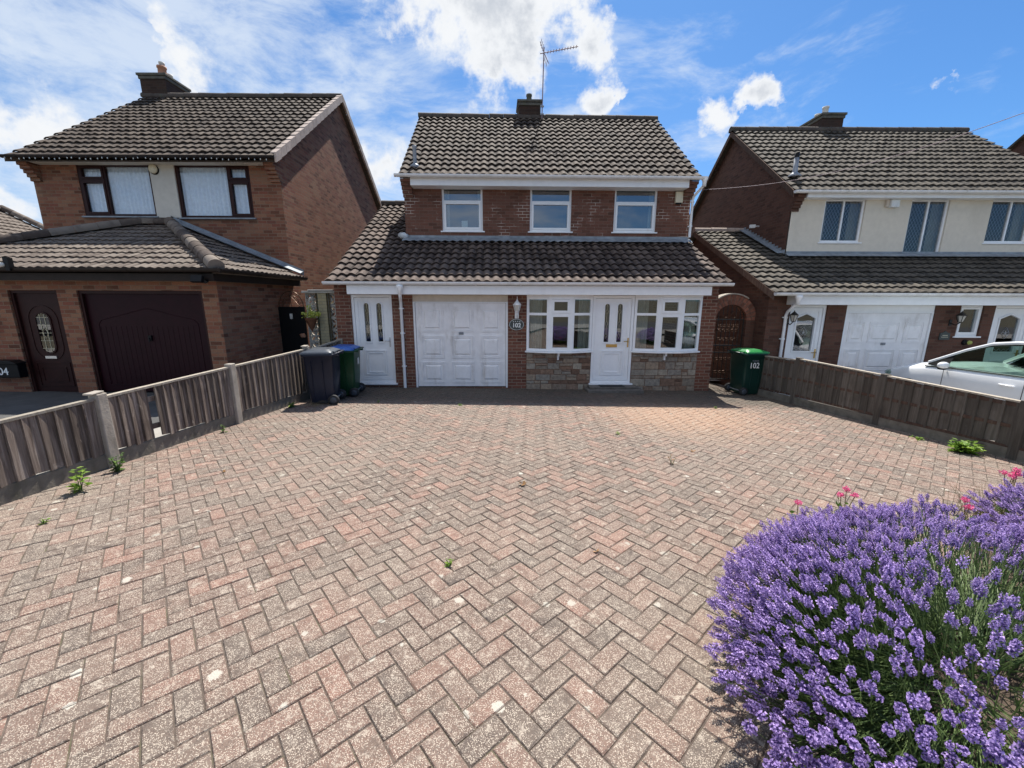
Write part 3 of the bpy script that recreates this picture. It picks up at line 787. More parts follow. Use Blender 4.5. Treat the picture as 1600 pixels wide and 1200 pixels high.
# roofs
def plainroof(mb, a, b, c, d): slab(mb, [a, b, c, d], .06)
mb = MB()
vl = math.hypot(3.42, 3.42*.773)
tiles(mb, (-2.77, 1.43, 5.075), (1, 0, 0), (0, 1, .773), [(0, 0), (7.57, 0), (7.57, vl), (0, vl)], gauge=vl/14, seed=3)
slab(mb, [(-2.76, 1.52, 5.13), (4.79, 1.52, 5.13), (4.79, 4.85, 7.70), (-2.76, 4.85, 7.70)], .09)
slab(mb, [(-2.76, 4.86, 7.70), (4.79, 4.86, 7.70), (4.79, 8.25, 5.09), (-2.76, 8.25, 5.09)], .09)
rf = mb.build('roof', 'tile_brown', H1, xf=XC)
mb = MB(); ridge(mb, (-2.79, 4.85, 7.73), (4.81, 4.85, 7.73), r=.12); mb.build('ridge_tiles', 'ridge_tile', rf, xf=XC)
mb = MB(); k = math.hypot(1, .517)
tiles(mb, (-4.07, -.38, 2.435), (1, 0, 0), (0, 1, .517), [(0, 0), (1.33, 0), (1.33, 5.13*k), (0, 5.13*k)], gauge=2.23*k/8, seed=5)
tiles(mb, (-2.74, -.38, 2.435), (1, 0, 0), (0, 1, .517), [(0, 0), (7.54, 0), (7.54, 2.23*k), (0, 2.23*k)], gauge=2.23*k/8, seed=6, phase=.65)
slab(mb, [(-4.06, -.29, 2.476), (4.79, -.29, 2.476), (4.79, 1.83, 3.57), (-4.06, 1.83, 3.57)], .08)
slab(mb, [(-4.06, 1.832, 3.572), (-2.75, 1.832, 3.572), (-2.75, 4.75, 5.085), (-4.06, 4.75, 5.085)], .08)
slab(mb, [(-4.06, 4.752, 5.085), (-2.75, 4.752, 5.085), (-2.75, 8.2, 3.3), (-4.06, 8.2, 3.3)], .08)
rf = mb.build('lower_roof', 'tile_low', H1, xf=XC)
mb = MB(); ridge(mb, (-4.09, 4.76, 5.13), (-2.75, 4.76, 5.13), r=.11); mb.build('ridge_tiles', 'ridge_tile', rf, xf=XC)
mb = MB()     # lead flashing where the lower roof meets the wall
mb.box(-2.76, 4.78, 1.825, 1.847, 3.60, 3.735)
rows = []
for i in range(76):
    x = -2.80+7.60*i/75; w = .03*math.cos(2*math.pi*(x+4.07)/.2)
    rows.append([(x, 1.83, 3.685), (x, 1.76, 3.665+w*.3), (x, 1.60+random.uniform(-.012, .012), 3.575+w*.7)])
mb.grid(rows)
pts = []
for i in range(12):
    y = 1.85+2.8*i/12; z = 3.62+.517*(y-1.85)
    mb.box(-2.765, -2.742, y, y+.24, z+.01, z+.14)
mb.build('flashing', 'lead', H1, xf=XC)
mb = MB(); mb.blob((-2.80, 1.78, 3.71), (.13, .07, .08), 9, 6, jit=.2); mb.build('mortar_patch', 'lead_white', H1, xf=XC)
# fascias, soffits, gutters
mb = MB(); mb.box(-2.50, 4.53, 1.50, 1.848, 4.875, 5.065); f1 = mb.build('fascia', 'upvc', H1, xf=XC, bevel=.004)
mb = MB(); mb.box(-3.63, 4.42, -.33, -.002, 2.192, 2.385); mb.build('fascia', 'upvc', H1, xf=XC, bevel=.004)
mb = MB(); gutter(mb, (-2.86, 1.385, 5.085), (4.90, 1.385, 5.085), .058, .95); mb.build('gutter', 'upvc_gutter', H1, xf=XC)
mb = MB(); gutter(mb, (-4.10, -.40, 2.445), (4.84, -.40, 2.445), .058, .98); mb.build('gutter', 'upvc_gutter', H1, xf=XC)
def downpipe(root, pts, clips, xf, r=.034, name='downpipe', hopper=None):
    mb = MB(); mb.tube(pts, r, 10)
    for c in clips: mb.tube([(c[0], c[1], c[2]-.02), (c[0], c[1], c[2]+.02)], r+.009, 10); mb.box(c[0]-.055, c[0]+.055, c[1]+.01, c[1]+.05, c[2]-.012, c[2]+.012)
    if hopper:
        x, y, z = hopper; mb.lathe([(.0, -.16), (.045, -.16), (.048, -.05), (.075, 0), (.075, .05), (0, .05)], (x, y, z), 12)
    return mb.build(name, 'upvc', root, xf=xf)
downpipe(H1, [(-2.46, -.40, 2.42), (-2.46, -.40, 2.17), (-2.465, -.36, 2.12), (-2.525, -.09, 2.07), (-2.53, -.055, 2.03), (-2.53, -.055, .0)], [(-2.53, -.055, z) for z in (1.88, 1.32, .55)], XC, hopper=(-2.46, -.40, 2.34))
downpipe(H1, [(4.86, 1.40, 5.04), (4.87, 1.40, 4.97), (4.86, 1.45, 4.90), (4.79, 1.72, 4.74), (4.78, 1.78, 4.66), (4.78, 1.78, 3.72)], [(4.78, 1.78, z) for z in (4.6, 4.0)], XC, hopper=(4.86, 1.40, 5.04))
# upstairs windows
for (a, b) in ((-1.77, -.71), (.53, 1.62), (2.75, 3.88)):
    window(H1, a, b, 3.855, 4.94, 1.89, [(0, 1, .68, 1, False), (0, 1, 0, .68, True)], xf=XC, glass='glass_up', fw=.05)
mb = MB(); mb.box(-2.4, 4.4, 2.9, 2.95, 3.0, 5.2); mb.box(-2.4, 4.4, 2.15, 2.9, 3.70, 3.72); mb.build('room', 'interior', H1, xf=XC)
for (a, b, s) in ((-1.77, -1.60, 1), (-.85, -.71, 2), (.53, .62, 3), (2.76, 2.9, 4), (3.75, 3.88, 5)):
    mb = MB(); curtain(mb, a, b, 3.9, 4.9, 2.10, seed=s); mb.build('curtain', 'curtain', H1, xf=XC)
mb = MB(); mb.box(-1.28, -1.12, 2.03, 2.05, 3.95, 4.14); mb.build('notice', 'paint_white', H1, xf=XC)
# ground floor
upvc_door(H1, -3.68, -2.75, .14, 2.185, .03, XC, hmat='steel', label='white side door with two arched leaded glass strips, left of the garage')
upvc_door(H1, 1.865, 2.825, .14, 2.185, -.01, XC, letter=True, hmat='gold', label='white front door with letterbox between the bow windows')
mb = MB(); mb.box(-2.279, -.101, .02, .10, 2.035, 2.188); mb.build('lintel', 'lintel_cream', H1, xf=XC)
mb = MB(); mb.box(-2.279, -2.235, .015, .09, .02, 2.034); mb.box(-.145, -.101, .015, .09, .02, 2.034); mb.box(-2.234, -.146, .015, .09, 2.01, 2.033)
mb.build('garage_frame', 'upvc', H1, xf=XC)
def garage(root, x0, x1, z0, z1, y, xf, cols, rows, label, mat='garage_white'):
    mb = MB(); mb.box(x0, x1, y, y+.04, z0, z1)
    W_, H_ = x1-x0, z1-z0
    for c0, c1 in cols:
        for r0, r1 in rows:
            a, b, c, d = x0+c0*W_, x0+c1*W_, z0+r0*H_, z0+r1*H_
            for e, wd, pr in ((0, .020, .016), (.036, .016, .010)):
                mb.rring(a+e, b-e, c+e*1.1, d-e*1.1, wd, y-pr, y+.002)
            e = .075; o = [(a+e, c+e), (b-e, c+e), (b-e, d-e), (a+e, d-e)]; g = .03; i_ = [(a+e+g, c+e+g), (b-e-g, c+e+g), (b-e-g, d-e-g), (a+e+g, d-e-g)]
            for q in range(4):
                w = (q+1) % 4
                mb.face([(o[q][0], y-.0006, o[q][1]), (o[w][0], y-.0006, o[w][1]), (i_[w][0], y-.022, i_[w][1]), (i_[q][0], y-.022, i_[q][1])])
            mb.face([(p[0], y-.022, p[1]) for p in i_])
    d = mb.build('garage_door', mat, root, xf=xf, label=None) if False else mb.build('garage_door', mat, root, xf=xf)
    d['label'] = label
    h = MB(); xm = (x0+x1)/2; zm = z0+.645*H_
    h.box(xm-.055, xm+.055, y-.012, y-.001, zm-.03, zm+.03); h.tube([(xm-.03, y-.03, zm), (xm+.03, y-.03, zm)], .009, 6); h.tube([(xm, y-.01, zm), (xm, y-.032, zm)], .008, 6)
    h.build('handle', 'galv', d, xf=xf)
    return d
garage(H1, -2.228, -.152, .05, 2.005, .045, XC, [(.055, .305), (.385, .64), (.715, .955)], [(.045, .30), (.35, .615), (.665, .955)], 'white panelled up-and-over garage door with dirty marks')
for bi, (bx0, bx1) in enumerate(((.33, 1.862), (2.828, 4.40))):
    L = bx1-bx0; bo = .17; P = [(bx0, -.012), (bx0+L*.33, -bo), (bx0+L*.67, -bo), (bx1, -.012)]
    bay = MB()
    o = [(bx0-.03, .03)]+[(P[0][0]-.03, P[0][1]-.05), (P[1][0]-.01, P[1][1]-.075), (P[2][0]+.01, P[2][1]-.075), (P[3][0]+.03, P[3][1]-.05)]+[(bx1+.03, .03)]
    if bi == 0: o[0] = (o[0][0], .03)
    zb, zt = .88, .912
    bay.face([(x, y, zt) for x, y in o]); bay.face([(x, y, zb) for x, y in o[::-1]])
    for i in range(len(o)-1):
        a, b = o[i], o[i+1]; bay.face([(a[0], a[1], zb), (b[0], b[1], zb), (b[0], b[1], zt), (a[0], a[1], zt)])
    for i in (1, 2):    # corner posts
        bay.box(P[i][0]-.03, P[i][0]+.03, P[i][1]+.004, P[i][1]+.055, .913, 2.15)
    hd = [(bx0, .03)]+P+[(bx1, .03)]
    bay.face([(x, y, 2.15) for x, y in hd[::-1]]); 
    for i in range(1, 4):
        a, b = hd[i], hd[i+1]; bay.face([(a[0], a[1], 2.15), (b[0], b[1], 2.15), (b[0], b[1], 2.19), (a[0], a[1], 2.19)])
    xm = (bx0+bx1)/2-.02
    bay.box(xm-.022, xm+.022, -.15, -.02, .80, .878); bay.box(xm-.022, xm+.022, -.075, -.02, .70, .80)
    B = bay.build('bow_window', 'upvc', H1, xf=XC, bevel=.003)
    B['label'] = ('white bow window with a bracket under its sill, left of the front door', 'white bow window right of the front door')[bi]
    for i in range(3):
        a, b = P[i], P[i+1]; Lf = math.hypot(b[0]-a[0], b[1]-a[1])
        fx = XCF(a[0], a[1], b[0], b[1])
        # frame and panes of one facet, hung below the bow window
        mb2 = MB(); mb2.rring(.004, Lf-.004, .915, 2.148, .055, 0, .06); zt_ = 1.765
        mb2.box(.055, Lf-.055, .003, .057, zt_-.028, zt_+.028)
        rects = [(.055, Lf-.055, .97, zt_-.028), (.055, Lf-.055, zt_+.028, 2.093)]
        if i == 1:
            mb2.rring(.058, Lf-.058, zt_+.03, 2.09, .05, -.014, .05); rects[1] = (.106, Lf-.106, zt_+.078, 2.042)
            mb2.rring(.057, Lf-.057, .972, zt_-.03, .03, -.004, .05); rects[0] = (.086, Lf-.086, 1.0, zt_-.058)
        wv = mb2.build('window_frame', 'upvc', B, xf=fx)
        g = MB()
        for q in rects: g.box(q[0]-.003, q[1]+.003, .026, .036, q[2]-.003, q[3]+.003)
        gp = g.build('pane', 'glass', B, xf=fx)
    for (ca, cb, s) in ((bx0+.05, bx0+.38, 1+bi), (bx1-.30, bx1-.04, 4+bi)):
        mb2 = MB(); curtain(mb2, ca, cb, .93, 2.12, .16, amp=.028, wl=.085, seed=s); mb2.build('curtain', 'curtain', H1, xf=XC)
mb = MB(); mb.box(-3.8, 4.5, 3.2, 3.25, 0, 2.4); mb.box(-3.8, 4.5, .3, 3.2, 2.30, 2.33); mb.box(-3.8, 4.5, .26, 3.2, .06, .09); mb.box(-.05, .0, .3, 3.2, .1, 2.3); mb.box(2.28, 2.33, .3, 3.2, .1, 2.3)
mb.build('room', 'interior', H1, xf=XC)
mb = MB(); mb.box(3.30, 3.62, .25, .5, .95, 1.12, .5); mb.blob((3.45, .38, 1.3), (.17, .14, .2), 9, 7, jit=.3); mb.build('houseplant', 'leaf_lav', H1, xf=XC)
mb = MB(); mb.box(4.12, 4.3, .3, .4, .93, 1.25); mb.build('ornament', 'paint_white', H1, xf=XC, bevel=.02)
# random rubble stone cladding under the bow windows
rs = random.Random(11); mb = MB()
for (sx0, sx1, lab_) in ((.335, 1.855, 'stone cladding left of the front door'), (2.835, 4.395, 'stone cladding right of the front door')):
    mb = MB()
    mb.box(sx0, sx1, -.014, -.002, -.1, .878, .12)
    z = -.06
    while z < .87:
        h = rs.choice((.08, .12, .15, .18)); h = min(h, .876-z)
        if h < .035: break
        x = sx0
        while x < sx1-.01:
            w = rs.uniform(.14, .38); w = min(w, sx1-x)
            if sx1-x-w < .06: w = sx1-x
            if h > .085 and rs.random() < .35:
                hh = h*rs.uniform(.4, .6); parts_ = ((z, z+hh), (z+hh, z+h))
            else: parts_ = ((z, z+h),)
            for (za, zb_) in parts_:
                d = rs.uniform(.022, .036); r_ = rs.random(); g = .005
                A = [(x+g, za+g), (x+w-g, za+g), (x+w-g, zb_-g), (x+g, zb_-g)]; e = .006
                I = [(x+g+e+rs.uniform(0, .006), za+g+e), (x+w-g-e, za+g+e+rs.uniform(0, .005)), (x+w-g-e-rs.uniform(0, .006), zb_-g-e), (x+g+e, zb_-g-e-rs.uniform(0, .005))]
                dd_ = [d+rs.uniform(-.005, .005) for _ in range(4)]
                mb.face([(p[0], -dd_[i], p[1]) for i, p in enumerate(I)], rnd=r_)
                for q in range(4):
                    w2 = (q+1) % 4
                    mb.face([(A[q][0], -.012, A[q][1]), (A[w2][0], -.012, A[w2][1]), (I[w2][0], -dd_[w2], I[w2][1]), (I[q][0], -dd_[q], I[q][1])], rnd=r_)
            x += w
        z += h
    mb.build('stone_cladding', 'stone_clad', H1, xf=XC)['label'] = lab_
mb = MB(); mb.box(1.72, 3.02, -.46, -.04, -.06, .055); mb.box(1.80, 2.95, -.30, -.04, .0555, .10); mb.build('doorstep', 'step_stone', H1, xf=XC, bevel=.01)
mb = MB(); mb.box(2.05, 2.62, -.285, -.06, .101, .112); tag(mb.build('doormat', 'mat_black', xf=XC, loc=XC((2.33, -.17, .101))), 'black doormat on the step under the white front door', 'doormat')
chimney(H1, .38, 1.05, 4.75, 5.45, 7.4, 8.14, 'brick_soot', [(.72, 5.1, .085, .30, 'cap_stone')], xf=XC)
mb = MB(); mb.lathe([(.05, 0), (.05, .46), (.055, .47), (.055, .5), (0, .5)], (-2.42, 1.83, 5.38), 12); mb.lathe([(0, .02), (.14, -.02), (.12, .06), (.06, .1)], (-2.42, 1.83, 5.36), 12)
mb.build('vent_pipe', 'galv', H1, xf=XC)

# things fixed to the centre house
a_ = thing('tv_aerial', XC((1.10, 4.75, 7.4)), 'tall thin television aerial mast beside the chimney of the middle house', 'aerial')
mb = MB(); mb.tube([XC((1.10, 4.72, 7.45)), XC((1.13, 4.72, 9.62))], .017, 7); mb.build('mast', 'wire_pink', a_)
mb = MB(); bx = lambda s, dz=0, dy=0: XC((1.13+s, 4.70-.12*s+dy, 9.47+.12*s+dz))
mb.tube([bx(-.12), bx(1.02)], .013, 6)
for k in range(11):
    s = .12+.085*k; mb.tube([bx(s, -.0, -.085), bx(s, 0, .085)], .006, 5); mb.tube([bx(s, -.035), bx(s, .035)], .008, 5)
for sg in (-1, 1):
    for k in range(4):
        dz = sg*(.07+.075*k); s = .02+.05*k*(-1 if sg > 0 else 1)*.6
        mb.tube([bx(s-.02, dz, -.17), bx(s-.02, dz, .17)], .007, 5)
    mb.tube([bx(0, 0), bx(-.12 if sg > 0 else .16, sg*.32)], .009, 5)
mb.build('antenna_array', 'wire_pink', a_)
mb = MB(); mb.box(1.05, 1.16, 4.70, 4.74, 7.78, 7.82); mb.box(1.05, 1.16, 4.70, 4.74, 8.0, 8.04); mb.box(1.045, 1.062, 4.695, 4.745, 7.76, 8.06); mb.build('bracket', 'galv', a_, xf=XC)
al = thing('alarm_box', XC((4.42, 1.85, 4.74)), 'cream burglar alarm box on the upper right of the middle house', 'alarm box')
mb = MB(); mb.box(4.33, 4.52, 1.77, 1.848, 4.58, 4.85); mb.build('cover', 'alarm_cream', al, xf=XC, bevel=.01)
mb = MB(); mb.box(4.36, 4.49, 1.775, 1.847, 4.55, 4.578); mb.build('base', 'black_plastic', al, xf=XC)
ln = thing('wall_lantern', XC((.12, 0, 1.75)), 'white wall lantern above the oval number plaque beside the garage', 'lantern')
mb = MB(); mb.box(.06, .15, -.02, -.002, 1.66, 1.86); mb.tube([(.105, -.02, 1.76), (.105, -.06, 1.70), (.105, -.12, 1.72), (.105, -.13, 1.80)], .013, 8); mb.tube([(.105, -.02, 1.70), (.135, -.04, 1.67), (.12, -.05, 1.72), (.09, -.035, 1.74)], .008, 6)
mb.build('bracket', 'upvc', ln, xf=XC)
mb = MB(); mb.lathe([(0, 0), (.03, 0), (.045, .02), (.05, .035)], (.105, -.13, 1.80), 6); mb.lathe([(.095, 0), (.085, .025), (.03, .09), (.02, .10), (.02, .115), (.008, .13), (.005, .19), (0, .20)], (.105, -.13, 1.965), 6)
for k in range(6):
    an = math.pi*2*k/6; mb.tube([(.105+.05*math.cos(an), -.13+.05*math.sin(an), 1.83), (.105+.085*math.cos(an), -.13+.085*math.sin(an), 1.97)], .006, 4)
mb.build('lamp_frame', 'upvc', ln, xf=XC)
mb = MB(); mb.lathe([(.045, .035), (.078, .165)], (.105, -.13, 1.80), 6); mb.build('lamp_glass', 'curtain', ln, xf=XC)
pq = thing('number_plaque', XC((.10, 0, 1.52)), 'dark oval house number plaque reading 102 on the pier beside the garage', 'sign')
mb = MB(); mb.prism(arc(.10, 1.52, .175, 0, 360, 40, .135)[:-1], -.022, -.003); mb.build('plaque', 'slate', pq, xf=XC, bevel=.003)
mb = MB(); mb.ring(arc(.10, 1.52, .166, 0, 360, 40, .126)[:-1], arc(.10, 1.52, .160, 0, 360, 40, .12)[:-1], -.0245, -.0225)
for k in range(4):
    cx = .10-.075+.05*k; cz = 1.585+(.008 if k in (1, 2) else 0)
    mb.prism([(cx+.016*math.cos(R(90+36*j))*(1 if j % 2 == 0 else .45), cz+.016*math.sin(R(90+36*j))*(1 if j % 2 == 0 else .45)) for j in range(10)], -.025, -.0225)
mb.build('emblem', 'paint_white', pq, xf=XC)
p_ = XC((.10, -.025, 1.50)); text_part('number', '102', .135, p_, 'paint_white', pq, bold=.003)

# ================================================================== left house
ID = None
H2 = thing('detached_house', (-8.6, 7.75, .25), 'left brick house with dark brown windows, maroon garage and a hipped porch roof', 'house', 'detached houses along the street')
mb = MB()
wall(mb, (-11.9, 7.75), (-5.57, 7.75), 0, 2.44, [(2.35, 3.28, .22, 2.23), (3.66, 6.03, .2, 2.23)], depth=.14)
wall(mb, (-5.57, 7.75), (-5.57, 10.5), 0, 2.6); wall(mb, (-11.9, 10.5), (-11.9, 7.75), 0, 2.6)
mb.build('front_wall', 'brick_multi', H2)
mb = MB()
wall(mb, (-11.62, 10.5), (-5.62, 10.5), 2.0, 5.36, [(1.10, 2.88, 4.05, 5.25), (3.47, 5.26, 4.02, 5.25)])
gable(mb, -5.62, [(10.5, 0), (18.3, 0), (18.3, 5.3), (14.4, 8.28), (10.5, 5.4)]); gable(mb, -11.62, [(18.3, 0), (10.5, 0), (10.5, 5.4), (14.4, 8.28), (18.3, 5.3)])
wall(mb, (-5.62, 18.3), (-11.62, 18.3), 0, 5.3)
for a, sx in ((-11.62, -1), (-5.62, 1)):
    for k in range(6):
        x0, x1 = (a-.01, a+.23) if sx < 0 else (a-.23, a+.01)
        mb.box(x0, x1, 10.5-.055*(k+1), 10.51, 4.84+.075*k, 4.84+.075*(k+1)-.004)
mb.build('wall', 'brick_multi', H2)
mb = MB(); k = math.hypot(1, .72); vl = 4.3*k
tiles(mb, (-11.78, 10.1, 5.245), (1, 0, 0), (0, 1, .72), [(0, 0), (6.26, 0), (6.26, vl), (0, vl)], gauge=vl/17, seed=8, amp=.03)
slab(mb, [(-11.78, 10.14, 5.27), (-5.52, 10.14, 5.27), (-5.52, 14.4, 8.34), (-11.78, 14.4, 8.34)], .09)
slab(mb, [(-11.78, 14.402, 8.34), (-5.52, 14.402, 8.34), (-5.52, 18.7, 5.25), (-11.78, 18.7, 5.25)], .09)
rf = mb.build('roof', 'tile_left', H2)
mb = MB(); ridge(mb, (-11.8, 14.4, 8.37), (-5.46, 14.4, 8.37), .12); mb.build('ridge_tiles', 'ridge_tile', rf)
for nm, y0, sg in (('verge_tiles', 10.08, 1), ('verge_tiles', 18.72, -1)):
    mb = MB(); n = 17
    for i in range(n):
        y = y0+sg*4.32*i/n; yb = y+sg*4.32/n*1.0; z = 5.24+.72*abs(y-y0); zb = 5.24+.72*abs(yb-y0); j = random.uniform(-.006, .006)
        for (xa, xb, t0, t1) in ((-5.62+.05, -5.44, .085+j, .11+j), (-5.485, -5.44, -.10, .0849+j)):
            q = [(xa, y, z+t0+.025), (xb, y, z+t0+.025), (xb, yb-sg*.008, zb+t0), (xa, yb-sg*.008, zb+t0)]
            q2 = [(p[0], p[1], p[2]+(t1-t0)) for p in q]; r_ = random.random()
            if sg < 0: q = q[::-1]; q2 = q2[::-1]
            mb.face(q2, rnd=r_); mb.face(q[::-1], rnd=r_)
            for a in range(4):
                b = (a+1) % 4; mb.face([q[a], q[b], q2[b], q2[a]], rnd=r_)
    mb.build(nm, 'mortar_verge', rf)
mb = MB(); k = math.hypot(1, .41)
e = 3.08*k
tiles(mb, (-12.2, 7.42, 2.60), (1, 0, 0), (0, 1, .41), [(0, 0), (6.92, 0), (3.84, e), (3.08, e)], wave=.153, gauge=e/11, amp=.022, lip=.022, seed=9, seg=6)
tiles(mb, (-5.28, 7.42, 2.60), (0, 1, 0), (-1, 0, .41), [(0, 0), (3.08, 0), (3.08, e)], wave=.153, gauge=e/11, amp=.022, lip=.022, seed=10, seg=6)
tiles(mb, (-12.2, 10.5, 2.60), (0, -1, 0), (1, 0, .41), [(0, 0), (3.08, 0), (0, e)], wave=.153, gauge=e/11, amp=.022, lip=.022, seed=12, seg=6)
slab(mb, [(-12.16, 7.46, 2.60), (-5.32, 7.46, 2.60), (-8.4, 10.49, 3.85), (-9.08, 10.49, 3.85)], .07)
slab(mb, [(-5.32, 7.47, 2.60), (-5.32, 10.49, 2.60), (-8.38, 10.49, 3.85)], .07); slab(mb, [(-12.16, 10.49, 2.60), (-12.16, 7.47, 2.60), (-9.1, 10.49, 3.85)], .07)
rf = mb.build('porch_roof', 'tile_left_low', H2)
mb = MB(); ridge(mb, (-5.30, 7.44, 2.66), (-8.40, 10.42, 3.92), .125, .42); ridge(mb, (-12.18, 7.44, 2.66), (-9.08, 10.42, 3.92), .125, .42); ridge(mb, (-9.08, 10.43, 3.90), (-8.40, 10.43, 3.90), .11, .4)
mb.build('hip_tiles', 'tile_left_low', rf)
mb = MB(); s_ = Vector((3.1, 0, -1.29)).normalized()
for sx, xa in ((1, -8.40), (-1, -9.08)):
    n = 1
    q = [(xa, 10.47, 3.92), (xa+sx*3.12, 10.47, 2.66), (xa+sx*3.12, 10.47, 2.80), (xa, 10.47, 4.07)]
    if sx < 0: q = q[::-1]
    mb.face(q); mb.face([(p[0], 10.495, p[2]) for p in q[::-1]])
    q = [(xa, 10.465, 4.02), (xa, 10.31, 3.97), (xa+sx*3.12, 10.31, 2.71), (xa+sx*3.12, 10.465, 2.76)]
    mb.face(q if sx < 0 else q); 
mb.build('flashing', 'lead', H2)
mb = MB(); mb.box(-12.12, -5.40, 7.46, 7.50, 2.40, 2.56); mb.box(-5.44, -5.40, 7.5, 10.5, 2.40, 2.56); mb.box(-12.1, -5.44, 7.50, 7.748, 2.41, 2.425); mb.box(-5.568, -5.44, 7.5, 10.49, 2.41, 2.425)
mb.build('fascia', 'fascia_brown', H2, bevel=.004)
mb = MB(); gutter(mb, (-12.2, 7.39, 2.60), (-5.22, 7.39, 2.60), .058); gutter(mb, (-5.25, 7.42, 2.60), (-5.25, 10.49, 2.60), .058); mb.build('gutter', 'fascia_brown', H2)
mb = MB(); mb.box(-11.38, -5.86, 10.14, 10.498, 5.215, 5.30); mb.build('fascia', 'render_grey', H2)
mb = MB(); gutter(mb, (-11.75, 10.07, 5.285), (-5.5, 10.07, 5.285), .055); mb.build('gutter', 'fascia_brown', H2)
mb = MB(); mb.box(-8.738, -8.152, 10.47, 10.50, 4.03, 5.25); mb.build('render_panel', 'render_grey', H2)
window(H2, -10.52, -8.745, 4.06, 5.245, 10.51, [(.36, 1, 0, 1, False), (0, .36, .70, 1, True), (0, .36, 0, .70, True)], mat='wood_brown', glass='glass_net', sillmat='lead')
window(H2, -8.145, -6.36, 4.03, 5.245, 10.51, [(0, .70, 0, 1, False), (.70, 1, .70, 1, True), (.70, 1, 0, .70, True)], mat='wood_brown', glass='glass_net', sillmat='lead')
for a, b, s in ((-10.5, -8.78, 1), (-8.12, -6.4, 2)):
    mb = MB(); curtain(mb, a, b, 4.08, 5.22, 10.625, amp=.022, wl=.10, seed=s); mb.build('net_curtain', 'net', H2)
mb = MB(); mb.box(-11.3, -5.9, 11.2, 11.25, 2.6, 5.3); mb.build('room', 'interior', H2)
# maroon garage door and brown front door
mb = MB(); mb.rring(-8.239, -5.871, .1, 2.229, .055, 7.78, 7.87); mb.build('garage_frame', 'wood_brown', H2)
mb = MB(); mb.box(-8.18, -5.93, 7.83, 7.87, .26, 2.17)
pt = arc(-7.055, 1.42, 1.04, 20, 160, 14, .42)
cu = [(-8.02, 1.60)]+[(-7.95, 1.68), (-7.6, 1.76), (-7.3, 1.84), (-7.055, 1.90), (-6.8, 1.84), (-6.5, 1.76), (-6.16, 1.68), (-6.09, 1.60)]
mb.tube([(x, 7.829, z) for x, z in cu], .008, 6)
for c in ((-8.02, .4), (-6.09, .4)): mb.tube([(c[0], 7.829, 1.60), (c[0], 7.829, .4)], .008, 6)
mb.tube([(-8.02, 7.829, .4), (-6.09, 7.829, .4)], .008, 6)
for k in range(19): mb.box(-8.0+.1*k, -7.994+.1*k, 7.8265, 7.8295, .42, 1.56)
gd = mb.build('garage_door', 'maroon', H2); gd['label'] = 'dark maroon garage door with arched moulding'
mb = MB(); mb.box(-7.09, -7.03, 7.80, 7.829, 1.28, 1.38); mb.tube([(-7.06, 7.80, 1.33), (-7.06, 7.785, 1.33), (-7.06, 7.785, 1.25)], .009, 6); mb.build('handle', 'black_plastic', gd)
mb = MB(); mb.rring(-9.549, -8.621, .2, 2.229, .05, 7.79, 7.88); mb.box(-9.6, -8.6, 7.66, 7.80, .2, .24); mb.build('door_frame', 'wood_brown', H2)
mb = MB(); cx = -9.085; zc = 1.42
ov = arc(cx, zc+.25, .13, 0, 180, 12)+arc(cx, zc-.25, .13, 180, 360, 12)
ov2 = arc(cx, zc+.25, .16, 0, 180, 12)+arc(cx, zc-.25, .16, 180, 360, 12); ov3 = arc(cx, zc+.25, .27, 0, 180, 12)+arc(cx, zc-.25, .27, 180, 360, 12); ov4 = arc(cx, zc+.25, .29, 0, 180, 12)+arc(cx, zc-.25, .29, 180, 360, 12)
mb.box(-9.498, -8.672, 7.83, 7.87, .24, 2.178); mb.ring(ov2, ov, 7.812, 7.831); mb.ring(ov4, ov3, 7.820, 7.831)
mb.rring(-9.42, -8.75, .36, .84, .02, 7.818, 7.831); mb.rring(-9.33, -8.84, .45, .75, .016, 7.82, 7.831)
fd = mb.build('door', 'wood_brown', H2); fd['label'] = 'dark brown front door with long oval leaded window'
mb = MB(); mb.prism([(x, z) for x, z in ov[:-1]], 7.822, 7.829); mb.build('pane', 'glass', fd)
mb = MB()
for k in range(5): mb.tube([(cx-.12, 7.819, zc-.3+.15*k), (cx+.12, 7.819, zc-.3+.15*k)], .005, 4)
for dx in (-.045, .045): mb.tube([(cx+dx, 7.818, zc-.36), (cx+dx, 7.818, zc+.36)], .005, 4)
mb.tube([(cx, 7.817, zc-.1), (cx+.06, 7.817, zc), (cx, 7.817, zc+.1), (cx-.06, 7.817, zc)], .006, 4, closed=True)
mb.build('lead_came', 'brass_came', fd)
mb = MB(); mb.box(cx-.11, cx+.11, 7.812, 7.829, .92, .97); mb.build('letterbox', 'steel', fd)
chimney(H2, -11.75, -10.95, 14.3, 15.25, 7.7, 8.92, 'brick_soot', [(-11.25, 14.62, .12, .34, 'terracotta'), (-11.35, 15.0, .10, .30, 'pot_white'), (-11.23, 14.62, .075, .46, 'pot_white')])

